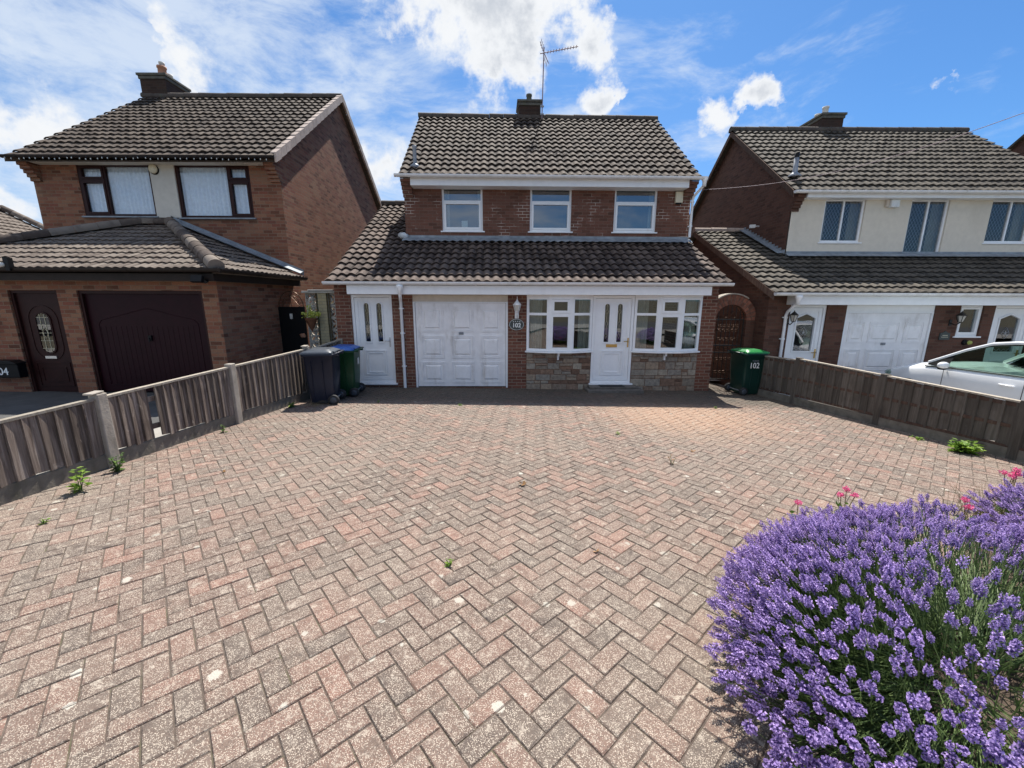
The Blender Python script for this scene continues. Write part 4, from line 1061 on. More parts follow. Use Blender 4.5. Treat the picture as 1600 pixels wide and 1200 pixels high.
a2 = thing('alarm_box', (-8.62, 10.46, 5.15), 'rounded cream alarm box between the two brown upstairs windows of the left house', 'alarm box')
mb = MB(); mb.lathe([(0, -.06), (.07, -.055), (.10, -.03), (.105, .02)], (-8.62, 10.45, 5.12), 18, axis='Y'); o = mb.build('cover', 'alarm_cream', a2)
mb = MB(); mb.lathe([(.0, .0), (.11, .0), (.11, .03)], (-8.61, 10.445, 5.105), 18, axis='Y'); mb.build('base', 'black_plastic', a2)
fl = thing('security_light', (-5.72, 7.45, 2.45), 'dark floodlight under the corner eaves of the left house garage', 'floodlight')
mb = MB(); mb.obox((-5.62, 7.36, 2.43), (.10, 0, 0), (0, .03, -.012), (0, .02, .055)); mb.tube([(-5.52, 7.46, 2.40), (-5.50, 7.38, 2.38)], .03, 8); mb.build('housing', 'black_plastic', fl)
mb = MB(); mb.obox((-5.62, 7.329, 2.43), (.085, 0, 0), (0, .002, -.001), (0, .016, .042)); mb.build('lens', 'pot_white', fl)
sn = thing('security_light', (-8.95, 7.42, 2.60), 'small black sensor lamp standing on the gutter above the brown front door', 'floodlight')
mb = MB(); mb.box(-8.92, -8.85, 7.30, 7.38, 2.56, 2.78); mb.box(-8.95, -8.92, 7.31, 7.36, 2.66, 2.80); mb.build('housing', 'black_plastic', sn)
mb = MB(); mb.blob((-8.98, 7.30, 2.66), (.06, .05, .04), 10, 6); mb.build('lens', 'pot_white', sn)
lb = thing('letter_box', (-10.0, 7.7, .6), 'black wall letter box with white numerals beside the brown front door', 'letter box')
mb = MB(); mb.box(-10.16, -9.53, 7.60, 7.746, .57, .84); mb.prism([(-10.18, .84), (-9.51, .84), (-9.51, .86), (-9.62, .91), (-10.07, .91), (-10.18, .86)], 7.56, 7.746); mb.build('box', 'black_plastic', lb, bevel=.008)
text_part('number', '104', .20, (-9.875, 7.598, .69), 'paint_white', lb, bold=.002)
ll = thing('wall_lantern', (-9.98, 7.75, 1.55), 'small dark wall lamp above the letter box, at the left edge', 'lantern')
mb = MB(); mb.box(-9.99, -9.95, 7.735, 7.748, 1.40, 1.5); mb.tube([(-9.97, 7.74, 1.45), (-9.97, 7.66, 1.43), (-9.97, 7.62, 1.46)], .012, 6); mb.lathe([(0, 0), (.04, .01), (.06, .10), (.075, .11), (.02, .18), (0, .2)], (-9.97, 7.62, 1.45), 6); mb.build('lamp', 'iron', ll)
fz = thing('fairy_lights', (-8.6, 10.02, 5.25), 'string of small fairy light bulbs hanging along the upper gutter of the left house', 'string lights')
mb = MB(); pts = [(-11.7+6.2*i/90, 10.0, 5.255-.018*abs(math.sin(i*1.3))) for i in range(91)]; mb.tube(pts, .005, 4); mb.build('cable', 'black_plastic', fz)
mb = MB()
for i in range(0, 90, 2): mb.blob((pts[i][0]+random.uniform(-.03, .03), 9.99, pts[i][2]-.03-random.uniform(0, .02)), (.012, .012, .02), 6, 4)
mb.build('bulbs', 'bulb', fz)

# ================================================================== right house
H3 = thing('detached_house', (9.0, 9.5, -.25), 'right house with cream rendered upper storey, diamond leaded windows and white garage', 'house', 'detached houses along the street')
mb = MB()
wall(mb, (5.97, 9.5), (14.85, 9.5), -.6, 2.2, [(.53, 1.39, -.2, 1.99), (1.84, 3.91, -.25, 1.99), (4.50, 5.05, 1.27, 1.99), (5.31, 6.23, -.2, 1.99)])
gable(mb, 5.97, [(17.6, -.6), (9.5, -.6), (9.5, 2.2), (13.6, 4.08), (17.6, 2.3)]); gable(mb, 14.85, [(9.5, -.6), (17.6, -.6), (17.6, 4.8), (14.7, 7.4), (11.4, 4.8), (11.4, 3.1), (9.5, 2.2)])
gable(mb, 7.41, [(17.9, 2.0), (11.4, 2.0), (11.4, 4.98), (14.7, 7.48), (18.0, 4.98)])
wall(mb, (14.85, 17.6), (5.97, 17.6), -.6, 2.3)
for k in range(6): mb.box(7.395, 7.60, 11.4-.05*(k+1), 11.41, 4.40+.075*k, 4.40+.075*(k+1)-.004)
mb.build('wall', 'brick_dark', H3)
mb = MB(); wall(mb, (7.43, 11.385), (14.85, 11.385), 2.9, 4.95, [(.87, 1.95, 3.62, 4.73), (3.16, 4.18, 3.33, 4.73), (5.31, 6.45, 3.62, 4.73)])
mb.build('rendered_wall', 'render_cream', H3)
mb = MB(); k = math.hypot(1, .755); vl = 3.62*k
tiles(mb, (7.25, 11.08, 4.83), (1, 0, 0), (0, 1, .755), [(0, 0), (7.72, 0), (7.72, vl), (0, vl)], gauge=vl/15, seed=14, amp=.03)
slab(mb, [(7.25, 11.17, 4.885), (14.97, 11.17, 4.885), (14.97, 14.7, 7.55), (7.25, 14.7, 7.55)], .09); slab(mb, [(7.25, 14.702, 7.55), (14.97, 14.702, 7.55), (14.97, 18.3, 4.8), (7.25, 18.3, 4.8)], .09)
rf = mb.build('roof', 'tile_right', H3)
mb = MB(); ridge(mb, (7.2, 14.7, 7.58), (15.0, 14.7, 7.58), .12); mb.build('ridge_tiles', 'ridge_tile', rf)
mb = MB(); kk = math.hypot(1, .445)
tiles(mb, (5.85, 9.13, 2.24), (1, 0, 0), (0, 1, .445), [(0, 0), (1.57, 0), (1.57, 4.47*kk), (0, 4.47*kk)], gauge=2.27*kk/8, seed=15, amp=.03)
tiles(mb, (7.42, 9.13, 2.24), (1, 0, 0), (0, 1, .445), [(0, 0), (7.5, 0), (7.5, 2.25*kk), (0, 2.25*kk)], gauge=2.27*kk/8, seed=16, phase=.85, amp=.03)
slab(mb, [(5.86, 9.21, 2.267), (14.9, 9.21, 2.267), (14.9, 11.38, 3.235), (5.86, 11.38, 3.235)], .08); slab(mb, [(5.86, 11.382, 3.236), (7.40, 11.382, 3.236), (7.40, 13.6, 4.22), (5.86, 13.6, 4.22)], .08)
slab(mb, [(5.86, 13.602, 4.22), (7.40, 13.602, 4.22), (7.40, 17.8, 2.3), (5.86, 17.8, 2.3)], .08)
rf = mb.build('lower_roof', 'tile_right', H3)
mb = MB(); ridge(mb, (5.83, 13.6, 4.26), (7.4, 13.6, 4.26), .10); mb.build('ridge_tiles', 'mortar_verge', rf)
mb = MB()   # brown barge boards
def barge(mb, x, pts, w=.02, h=.16):
    (y0, z0), (y1, z1) = pts
    q = [(x, y0, z0-h), (x, y1, z1-h), (x, y1, z1), (x, y0, z0)]; q2 = [(x-w, p[1], p[2]) for p in q]
    mb.face(q); mb.face(q2[::-1])
    for a in range(4): b = (a+1) % 4; mb.face([q[b], q[a], q2[a], q2[b]])
barge(mb, 7.245, ((11.1, 4.86), (14.7, 7.56))); barge(mb, 7.245, ((14.7, 7.56), (18.2, 4.9))); barge(mb, 5.858, ((9.15, 2.26), (13.6, 4.24)))
mb.build('barge_board', 'wood_rail', H3)
mb = MB(); mb.box(7.43, 14.9, 11.35, 11.383, 3.25, 3.39)
rows = []
for i in range(76):
    x = 7.35+7.5*i/75; rows.append([(x, 11.36, 3.34), (x, 11.29, 3.33), (x, 11.13+random.uniform(-.01, .01), 3.25+.01*math.cos(2*math.pi*x/.2))])
mb.grid(rows)
for i in range(14):
    y = 11.40+2.2*i/14; z = 3.26+.445*(y-11.38); mb.box(7.385, 7.408, y, y+.17, z+.02, z+.17)
    mb.face([(7.39, y, z+.09), (7.22, y, z+.075), (7.22, y+.17, z+.075+.0757), (7.39, y+.17, z+.09+.0757)])
mb.build('flashing', 'lead', H3)
mb = MB(); mb.box(6.38, 14.85, 9.17, 9.498, 1.995, 2.19); mb.build('fascia', 'upvc', H3, bevel=.004)
mb = MB(); mb.box(7.62, 14.85, 11.12, 11.383, 4.695, 4.845); mb.build('fascia', 'upvc', H3, bevel=.004)
mb = MB(); gutter(mb, (5.83, 9.09, 2.245), (14.95, 9.09, 2.245), .058); mb.build('gutter', 'upvc_gutter', H3)
mb = MB(); gutter(mb, (7.22, 11.03, 4.83), (15.0, 11.03, 4.83), .058); mb.build('gutter', 'upvc_gutter', H3)
downpipe(H3, [(6.36, 9.09, 2.22), (6.36, 9.10, 2.05), (6.37, 9.40, 1.83), (6.37, 9.44, 1.75), (6.37, 9.44, -.4)], [(6.37, 9.44, z) for z in (1.7, 1.2, .4)], None, hopper=(6.36, 9.09, 2.15))
for (a, b, c) in ((8.30, 9.38, 3.63), (10.59, 11.61, 3.34), (12.74, 13.88, 3.63)):
    window(H3, a, b, c, 4.725, 11.43, [(0, .5, 0, 1, False), (.5, 1, 0, 1, False)], glass='glass_lead', leads=True, fw=.05)
    for (ca, cb, s) in ((a+.02, a+.24, 1), (b-.24, b-.02, 2)):
        mb = MB(); curtain(mb, ca, cb, c+.03, 4.7, 11.62, seed=s); mb.build('curtain', 'curtain', H3)
mb = MB(); mb.box(7.6, 14.5, 12.3, 12.35, 2.6, 4.9); mb.build('room', 'interior', H3)
mb = MB(); mb.box(6.2, 14.5, 11.0, 11.05, -.3, 2.2); mb.build('room', 'interior', H3)
XR = lambda p: p
upvc_door(H3, 6.505, 7.355, -.18, 1.985, 9.53, XR, style='house', hmat='gold', label='white side door with house shaped leaded glass beside the downpipe')
upvc_door(H3, 11.285, 12.195, -.18, 1.985, 9.53, XR, style='house', hmat='gold', label='white front door near the right edge, behind the car')
garage(H3, 7.86, 9.83, -.22, 1.80, 9.545, XR, [(.05, .24), (.30, .66), (.72, .95)], [(.06, .27), (.33, .58), (.66, .90)], 'clean white garage door of the right house')
mb = MB(); mb.rring(7.812, 9.878, -.3, 1.85, .045, 9.515, 9.6); mb.box(7.812, 9.878, 9.52, 9.6, 1.852, 1.988); mb.build('garage_frame', 'upvc', H3)
window(H3, 10.475, 11.015, 1.275, 1.985, 9.54, [(0, 1, 0, 1, True)], fw=.04)
chimney(H3, 10.15, 10.85, 14.65, 15.7, 7.0, 8.02, 'brick_soot', [(10.42, 14.95, .09, .30, 'pot_white'), (10.5, 15.4, .09, .26, 'pot_white')])
mb = MB(); mb.lathe([(.06, -.05), (.055, .42), (.04, .42), (.0, .42)], (7.50, 11.58, 5.36), 12); mb.lathe([(0, .0), (.16, -.06), (.16, -.03), (.07, .05)], (7.50, 11.58, 5.36), 12); vp = mb.build('vent_pipe', 'galv', H3)
mb = MB(); mb.lathe([(.058, 0), (.058, .12), (0, .12)], (7.50, 11.58, 5.781), 12); mb.build('cap', 'black_plastic', vp)

a3 = thing('alarm_box', (10.02, 11.36, 4.6), 'square white alarm box between two leaded windows of the right house', 'alarm box')
mb = MB(); mb.box(9.95, 10.17, 11.26, 11.383, 4.50, 4.69); mb.build('cover', 'alarm_white', a3, bevel=.012)
mb = MB(); mb.box(9.87, 9.949, 11.32, 11.384, 4.52, 4.72); mb.build('base', 'lintel_cream', a3)
cm = thing('wall_lamp', (7.4, 12.9, 4.3), 'small white floodlight on the dark side gable of the right house', 'wall lamp')
mb = MB(); mb.tube([(7.405, 12.75, 4.26), (7.22, 12.72, 4.26)], .02, 8); mb.obox((7.18, 12.70, 4.25), (.07, -.02, 0), (.01, .04, 0), (0, 0, .045)); mb.build('housing', 'alarm_white', cm)
for (lx, lz, lab) in ((6.44, 1.66, 'black wall lantern beside the downpipe of the right house'), (10.28, 1.66, 'black wall lantern left of the narrow window on the right house')):
    L_ = thing('wall_lantern', (lx, 9.5, lz), lab, 'lantern', 'black lanterns on the right house')
    mb = MB(); mb.box(lx-.03, lx+.03, 9.48, 9.498, lz-.14, lz+.0); mb.tube([(lx, 9.48, lz-.08), (lx, 9.36, lz-.12), (lx+.02, 9.30, lz-.05)], .012, 6)
    mb.lathe([(.10, 0), (.08, .02), (.025, .07), (.01, .09), (0, .12)], (lx+.02, 9.30, lz+.10), 6); mb.lathe([(0, -.02), (.04, -.01), (.045, 0)], (lx+.02, 9.30, lz-.04), 6)
    for q in range(6):
        an = 2*math.pi*q/6; mb.tube([(lx+.02+.045*math.cos(an), 9.30+.045*math.sin(an), lz-.04), (lx+.02+.085*math.cos(an), 9.30+.085*math.sin(an), lz+.10)], .006, 4)
    mb.build('lamp_frame', 'iron', L_)
    mb = MB(); mb.lathe([(.040, -.038), (.078, .098)], (lx+.02, 9.30, lz), 6); mb.build('lamp_glass', 'curtain', L_)
sg_ = thing('number_plaque', (10.2, 9.5, 1.28), 'small dark shaped house sign below the black lantern of the right house', 'sign')
mb = MB(); mb.prism([(10.09, 1.19), (10.33, 1.19), (10.33, 1.34), (10.26, 1.36), (10.21, 1.40), (10.16, 1.36), (10.09, 1.34)], 9.475, 9.498); mb.build('plaque', 'slate', sg_)
mb = MB(); mb.box(10.13, 10.29, 9.472, 9.4745, 1.25, 1.258); mb.box(10.15, 10.27, 9.472, 9.4745, 1.29, 1.30); mb.build('emblem', 'alarm_cream', sg_)
bl = thing('doorbell', (10.78, 9.5, 1.12), 'small black bell with yellow face below the narrow window of the right house', 'bell')
mb = MB(); mb.lathe([(0, -.05), (.05, -.045), (.065, -.02), (.065, 0)], (10.72, 9.498, 1.13), 14, axis='Y'); mb.build('back', 'black_plastic', bl)
mb = MB(); mb.lathe([(0, -.05), (.04, -.045), (.05, -.01)], (10.78, 9.45, 1.13), 14, axis='Y'); mb.build('face', 'leaf_yellow', bl)

# ================================================================== houses further off
def far_house(name, x0, x1, y0, y1, zr, ze, label, along='X', floor=-.6):
    h = thing(name, ((x0+x1)/2, y0, floor), label, 'house', 'detached houses along the street'); ym = (y0+y1)/2; mb = MB()
    if along == 'X':
        wall(mb, (x0, y0), (x1, y0), floor, ze+.1); wall(mb, (x1, y1), (x0, y1), floor, ze+.1)
        gable(mb, x0, [(y1, floor), (y0, floor), (y0, ze), (ym, zr-.1), (y1, ze)]); gable(mb, x1, [(y0, floor), (y1, floor), (y1, ze), (ym, zr-.1), (y0, ze)])
        mb.build('wall', 'brick_dark', h)
        r = MB(); s = (zr-ze)/(ym-y0); k = math.hypot(1, s); L = (ym-y0+.35)*k
        tiles(r, (x0-.12, y0-.35, ze-.35*s), (1, 0, 0), (0, 1, s), [(0, 0), (x1-x0+.24, 0), (x1-x0+.24, L), (0, L)], gauge=L/15, seed=21)
        slab(r, [(x0-.12, y0-.33, ze-.33*s), (x1+.12, y0-.33, ze-.33*s), (x1+.12, ym, zr), (x0-.12, ym, zr)], .09); slab(r, [(x0-.12, ym+.002, zr), (x1+.12, ym+.002, zr), (x1+.12, y1+.35, ze-.35*s), (x0-.12, y1+.35, ze-.35*s)], .09)
        o = r.build('roof', 'tile_right', h); r = MB(); ridge(r, (x0-.12, ym, zr+.03), (x1+.12, ym, zr+.03)); r.build('ridge_tiles', 'ridge_tile', o)
    return h
far_house('detached_house', 17.4, 25, 11.1, 18.3, 7.85, 5.1, 'dark brick gable of a further house peeping over the roof at the right edge')
hl = thing('detached_house', (-18, 10, 0), 'pale tiled roof of a further house beyond the left edge, behind the hip tiles', 'house', 'detached houses along the street')
mb = MB(); wall(mb, (-22, 9.5), (-14, 9.5), -.2, 3.0); wall(mb, (-14, 9.5), (-14, 14.9), -.2, 3.0); wall(mb, (-14, 14.9), (-22, 14.9), -.2, 3.0); wall(mb, (-22, 14.9), (-22, 9.5), -.2, 3.0)
mb.face([(-22, 14.9, 3.0), (-14, 14.9, 3.0), (-18, 14.9, 5.0)]); mb.face([(-14, 9.5, 3.0), (-22, 9.5, 3.0), (-18, 9.5, 5.0)]); mb.build('wall', 'brick_multi', hl)
mb = MB(); k = math.hypot(1, .5); tiles(mb, (-13.6, 9.3, 2.86), (0, 1, 0), (-1, 0, .5), [(0, 0), (5.75, 0), (5.75, 4.4*k), (0, 4.4*k)], gauge=.3, wave=.17, amp=.024, lip=.024, seed=30)
slab(mb, [(-13.6, 9.3, 2.88), (-13.6, 15.05, 2.88), (-18.0, 15.05, 5.08), (-18.0, 9.3, 5.08)], .08); slab(mb, [(-18.0, 9.3, 5.08), (-18.0, 15.05, 5.08), (-22.4, 15.05, 2.88), (-22.4, 9.3, 2.88)], .08)
o = mb.build('roof', 'tile_left_low', hl); mb = MB(); ridge(mb, (-13.6, 15.05, 2.98), (-18, 15.05, 5.18)); mb.build('verge_tiles', 'tile_left_low', o); mb = MB(); ridge(mb, (-18, 9.3, 5.12), (-18, 15.05, 5.12)); mb.build('ridge_tiles', 'tile_left_low', o)
# houses across the road (they show only as reflections in the glass)

# ================================================================== garden walls, gates
sheet('path', None, 4.6, 6.0, 11.2, 20, 2, 6, -.02, 'concrete_drive')
sheet('path', None, -5.7, -4.0, 9.0, 20, 2, 6, .06, 'concrete_drive')
# brick arch on the right
aw = thing('arched_wall', (5.35, 10.0, -.05), 'brick archway over the iron gate between the middle and right houses', 'wall')
mb = MB(); YA, YB = 9.95, 10.17; cx, r0, r1, zs = 5.375, .385, .625, 1.60
mb.box(5.76, 5.968, YA, YB, -.3, 1.62); mb.box(4.80, 4.99, YA, YB, -.3, 1.62); mb.build('pier', 'brick_dark', aw)
mb = MB(); n = 17
for (ra, rb) in ((r0, r0+.112), (r0+.122, r1)):
    for i in range(n):
        a0, a1 = 180*i/n+1.0, 180*(i+1)/n-1.0
        pts = [(cx+ra*math.cos(R(a0)), zs+ra*math.sin(R(a0))), (cx+rb*math.cos(R(a0)), zs+rb*math.sin(R(a0))), (cx+rb*math.cos(R(a1)), zs+rb*math.sin(R(a1))), (cx+ra*math.cos(R(a1)), zs+ra*math.sin(R(a1)))]
        pts = [(min(p[0], 5.966), p[1]) for p in pts]; pts = [(max(p[0], 4.80), p[1]) for p in pts]
        mb.prism(pts, YA-.004, YB+.004)
mb.build('arch_bricks', simple('brick_arch', (.21, .085, .055), .9, var=.3, vs=20, bump=.4, rndvar=.35), aw)
mb = MB(); o = arc(cx, zs, r1-.002, 2, 178, 24); i_ = arc(cx, zs, r0+.003, 2, 178, 24)
o = [(max(4.801, min(x, 5.965)), z) for x, z in o]; 
for k in range(24):
    mb.face([(i_[k][0], YA, i_[k][1]), (o[k][0], YA, o[k][1]), (o[k+1][0], YA, o[k+1][1]), (i_[k+1][0], YA, i_[k+1][1])][::-1])
    mb.face([(i_[k][0], YB, i_[k][1]), (o[k][0], YB, o[k][1]), (o[k+1][0], YB, o[k+1][1]), (i_[k+1][0], YB, i_[k+1][1])])
mb.build('mortar', 'lintel_cream' if False else 'joint_sand', aw)
mb = MB(); oo = arc(cx, zs, r1+.03, 55, 125, 10); ii = arc(cx, zs, r1+.004, 55, 125, 10)
for k in range(10):
    mb.prism([ii[k], oo[k], oo[k+1], ii[k+1]], YA-.03, YB+.03)
mb.build('coping', 'concrete', aw)
def scroll(mb, cx, cz, y, r, a0, a1, rr=.006, flip=1):
    n = 14; mb.tube([(cx+flip*(r*(1-.6*i/n))*math.cos(R(a0+(a1-a0)*i/n)), y, cz+(r*(1-.6*i/n))*math.sin(R(a0+(a1-a0)*i/n))) for i in range(n+1)], rr, 5)
ig = thing('iron_gate', (5.375, 10.04, -.03), 'dark wrought iron gate with scrolls inside the brick arch behind the green bin', 'gate')
mb = MB(); x0, x1 = 5.0, 5.75; yg = 10.04
for z in (.12, .80, .98, 1.62): mb.box(x0, x1, yg-.008, yg+.008, z-.012, z+.012)
mb.box(x0, x0+.02, yg-.01, yg+.01, .06, 1.62); mb.box(x1-.02, x1, yg-.01, yg+.01, .06, 1.62)
mb.tube([(x, yg, z) for x, z in arc(cx, 1.62, .37, 0, 180, 20)], .009, 6)
f_ = mb.build('frame', 'iron', ig)
mb = MB()
for k in range(6): x = x0+.11+.106*k; mb.box(x-.006, x+.006, yg-.006, yg+.006, .10, 1.62+math.sqrt(max(0, .36**2-(x-cx)**2)))
mb.build('bars', 'iron', ig)
mb = MB()
for (z0_, dz) in ((.25, 1), (.70, -1), (1.08, 1), (1.52, -1), (1.30, 1)):
    for k in range(5):
        xx = x0+.16+.106*k
        scroll(mb, xx-.018, z0_+dz*.05, yg-.012, .042, 0, 300*dz, .006); scroll(mb, xx+.018, z0_+dz*.05, yg-.012, .042, 0, 300*dz, .006, -1)
for k in (0, 2, 4): scroll(mb, x0+.16+.106*k, .89, yg-.012, .05, 0, 330, .006)
for (sx) in (-1, 1): scroll(mb, cx+sx*.12, 1.72, yg-.012, .09, 90, 430, .007, sx)
mb.build('scrollwork', 'iron_bronze', ig)
# left gate and pierced screen wall
lg = thing('garden_gate', (-5.32, 9.7, .15), 'solid black garden gate with arched iron hoop between the houses on the left', 'gate')
mb = MB(); mb.box(-5.56, -4.965, 9.69, 9.72, .2, 1.88); mb.rring(-5.565, -4.96, .15, 1.90, .03, 9.675, 9.735); mb.build('panel', 'black_plastic', lg)
mb = MB(); mb.tube([(x, 9.70, z) for x, z in arc(-5.263, 1.90, .29, 0, 180, 20, .36)], .011, 6); mb.tube([(x, 9.70, z) for x, z in arc(-5.263, 1.90, .21, 0, 180, 16, .27)], .007, 6)
mb.tube([(-5.47, 9.70, 1.90), (-5.263, 9.70, 2.17), (-5.06, 9.70, 1.90)], .008, 6); mb.tube([(-5.263, 9.70, 1.90), (-5.263, 9.70, 2.26)], .007, 6)
for k in range(5): scroll(mb, -5.263-.19+.095*k, 2.0+.06*(2-abs(k-2)), 9.695, .035, 0, 330, .005)
mb.build('hoop', 'iron_bronze', lg)
mb = MB(); mb.box(-5.30, -5.24, 9.655, 9.674, 1.62, 1.74); mb.blob((-5.27, 9.665, 1.65), (.035, .012, .04), 10, 6); mb.build('ornament', 'pot_white', lg)
mb = MB(); mb.tube([(-5.0, 9.66, 1.25), (-4.98, 9.62, 1.25)], .02, 8); mb.blob((-5.03, 9.64, 1.22), (.07, .03, .05), 9, 6, jit=.3); mb.build('latch', 'terracotta', lg)
sw = thing('screen_wall', (-4.5, 9.75, .1), 'pierced concrete block screen wall with buff brick pier, left of the side door', 'wall')
mb = MB(); wall(mb, (-4.60, 9.66), (-4.40, 9.66), -.1, 2.22); wall(mb, (-4.40, 9.66), (-4.40, 9.90), -.1, 2.22); wall(mb, (-4.60, 9.90), (-4.60, 9.66), -.1, 2.22); mb.build('pier', 'brick_buff', sw)
mb = MB(); mb.box(-4.96, -4.03, 9.63, 9.93, 2.222, 2.27); mb.box(-4.80, -4.20, 9.60, 9.95, 2.271, 2.30); mb.build('coping', 'block_screen', sw, bevel=.008)
def screen_block(x0, z0, w, h, y0, y1):
    mb = MB(); cx, cz = x0+w/2, z0+h/2; mb.rring(x0, x0+w, z0, z0+h, .02, y0, y1)
    for k in range(4):      # four leaf-shaped webs meeting in the middle
        an = R(45+90*k); L = w*.5*1.18; n = 8
        for s in (1, -1):
            pts = []
            for i in range(n+1):
                t = i/n; d = t*L; o = s*.042*math.sin(math.pi*t)
                pts.append((cx+d*math.cos(an)-o*math.sin(an), cz+d*math.sin(an)*h/w+o*math.cos(an)))
            for i in range(n):
                a, b = pts[i], pts[i+1]; dx, dz = b[0]-a[0], b[1]-a[1]; l = math.hypot(dx, dz); nx, nz = -dz/l*.0125, dx/l*.0125
                mb.prism([(a[0]-nx, a[1]-nz), (b[0]-nx, b[1]-nz), (b[0]+nx, b[1]+nz), (a[0]+nx, a[1]+nz)], y0+.01, y1-.01, .5)
    mb.prism(arc(cx, cz, .028, 0, 360, 10)[:-1], y0+.008, y1-.008)
    for s in ((1, 0), (-1, 0), (0, 1), (0, -1)):
        mb.obox((cx+s[0]*w*.25, (y0+y1)/2, cz+s[1]*h*.25), (w*.22 if s[0] else .007, 0, 0), (0, (y1-y0)/2-.012, 0), (0, 0, h*.22 if s[1] else .007))
    return mb
for (x0, w) in ((-4.93, .325), (-4.395, .325)):
    for k in range(7): screen_block(x0, .19+.29*k, w, .288, 9.74, 9.83).build('screen_block', 'block_screen', sw)
hb = thing('hanging_basket', (-4.72, 9.5, 1.5), 'brown cone hanging basket of yellow-green flowers against the pierced screen wall', 'hanging basket')
bxp, byp = -4.70, 9.46
mb = MB(); mb.lathe([(0, -.30), (.05, -.20), (.13, -.01), (.15, .03), (.10, .03), (0, .01)], (bxp, byp, 1.62), 12); mb.build('basket', 'wicker', hb)
mb = MB(); mb.tube([(bxp+.04, 9.65, 2.10), (bxp+.02, 9.46, 2.12), (bxp, byp, 2.08)], .009, 6); mb.tube([(bxp+.04, 9.64, 1.85), (bxp+.03, 9.46, 2.11)], .007, 6)
for k in range(3):
    an = R(120*k+20); mb.tube([(bxp+.14*math.cos(an), byp+.14*math.sin(an), 1.65), (bxp, byp, 2.08)], .004, 4)
mb.build('bracket', 'pot_white', hb)
def leaf_cloud(mb, c, rad, n, size, rs, up=.3, flat=False):
    for _ in range(n):
        while True:
            d = Vector((rs.uniform(-1, 1), rs.uniform(-1, 1), rs.uniform(-1, 1)))
            if d.length <= 1: break
        p = Vector(c)+Vector((d.x*rad[0], d.y*rad[1], d.z*rad[2]))
        u = Vector((rs.gauss(0, 1), rs.gauss(0, 1), rs.gauss(0, 1)+up)).normalized(); v = u.orthogonal().normalized(); v = Matrix.Rotation(rs.uniform(0, 6.28), 3, u) @ v
        s = size*rs.uniform(.6, 1.3); w = u.cross(v)
        mb.face([p, p+u*s*.5+v*s*.28, p+u*s, p+u*s*.5-v*s*.28], rnd=rs.random())
mb = MB(); rs = random.Random(4); leaf_cloud(mb, (bxp, byp, 1.72), (.20, .16, .07), 260, .06, rs); leaf_cloud(mb, (bxp-.02, byp, 1.85), (.06, .06, .11), 80, .05, rs); mb.build('flowers', 'leaf_yellow', hb)

# ================================================================== fences
LFV = Vector((.083, 1, 0)).normalized(); RFV = Vector((-.16, 1, 0)).normalized()
def fence_panel(root, base, y0, y1, top0, top1, side, board=.118, skip=(), seed=0, wmat='wood_grey', front=True):
    """boards in a run from y0 to y1 on line base(y). side=+1: the driveway is on +x"""
    rs = random.Random(seed); mb = MB(); n = max(1, round((y1-y0)/board)); st = (y1-y0)/n
    for i in range(n):
        if i in skip: continue
        a, b = y0+st*i, y0+st*(i+1)+.022; tz = lambda y: top0+(top1-top0)*(y-y0)/(y1-y0)
        xo = .006+.012*(0); r_ = rs.random(); lean = rs.uniform(-.008, .008); tj = rs.uniform(-.012, .004)
        P = lambda y, z, d: (base(y)+side*d+(0), y+lean*(z-.6), z)
        zt0, zt1 = tz(a)-.03+tj, tz(b)-.03+tj; zb0, zb1 = G(base(a), a)+.17+rs.uniform(-.02, .02), G(base(b), b)+.17
        d0, d1, th_ = .002, .026, .009   # feather-edge: thick lap over thin
        f = [P(a, zb0, d1+th_), P(b, zb1, d0+th_), P(b, zt1, d0+th_), P(a, zt0, d1+th_)]
        k = [P(a, zb0, d1-.010), P(b, zb1, d0), P(b, zt1, d0), P(a, zt0, d1-.010)]
        if side > 0: mb.face(f, rnd=r_); mb.face(k[::-1], rnd=r_)
        else: mb.face(f[::-1], rnd=r_); mb.face(k, rnd=r_)
        for q in range(4): w = (q+1) % 4; mb.face([k[q], k[w], f[w], f[q]], rnd=r_)
    return mb.build('fence_panel', wmat, root)
def obox_line(mb, base, ya, yb, za0, za1, zb0, zb1, d0, d1, side=1, rnd=None):
    A = [(base(ya)+side*d0, ya), (base(ya)+side*d1, ya), (base(yb)+side*d1, yb), (base(yb)+side*d0, yb)]
    lo = [(A[0][0], ya, za0), (A[1][0], ya, za0), (A[2][0], yb, zb0), (A[3][0], yb, zb0)]; hi = [(p[0], p[1], z) for p, z in zip(lo, (za1, za1, zb1, zb1))]
    r_ = random.random() if rnd is None else rnd
    mb.face(lo[::-1], rnd=r_); mb.face(hi, rnd=r_)
    for q in range(4): w = (q+1) % 4; mb.face([lo[q], lo[w], hi[w], hi[q]], rnd=r_)
lf = thing('wooden_fence', (LF(4), 4, .25), 'weathered grey closeboard fence along the left side of the driveway', 'fence', 'boundary fences of the driveway')
ps = [.47, 2.30, 4.13, 5.95, 7.91, 9.28]; ltop = lambda y: 1.00+.0165*y
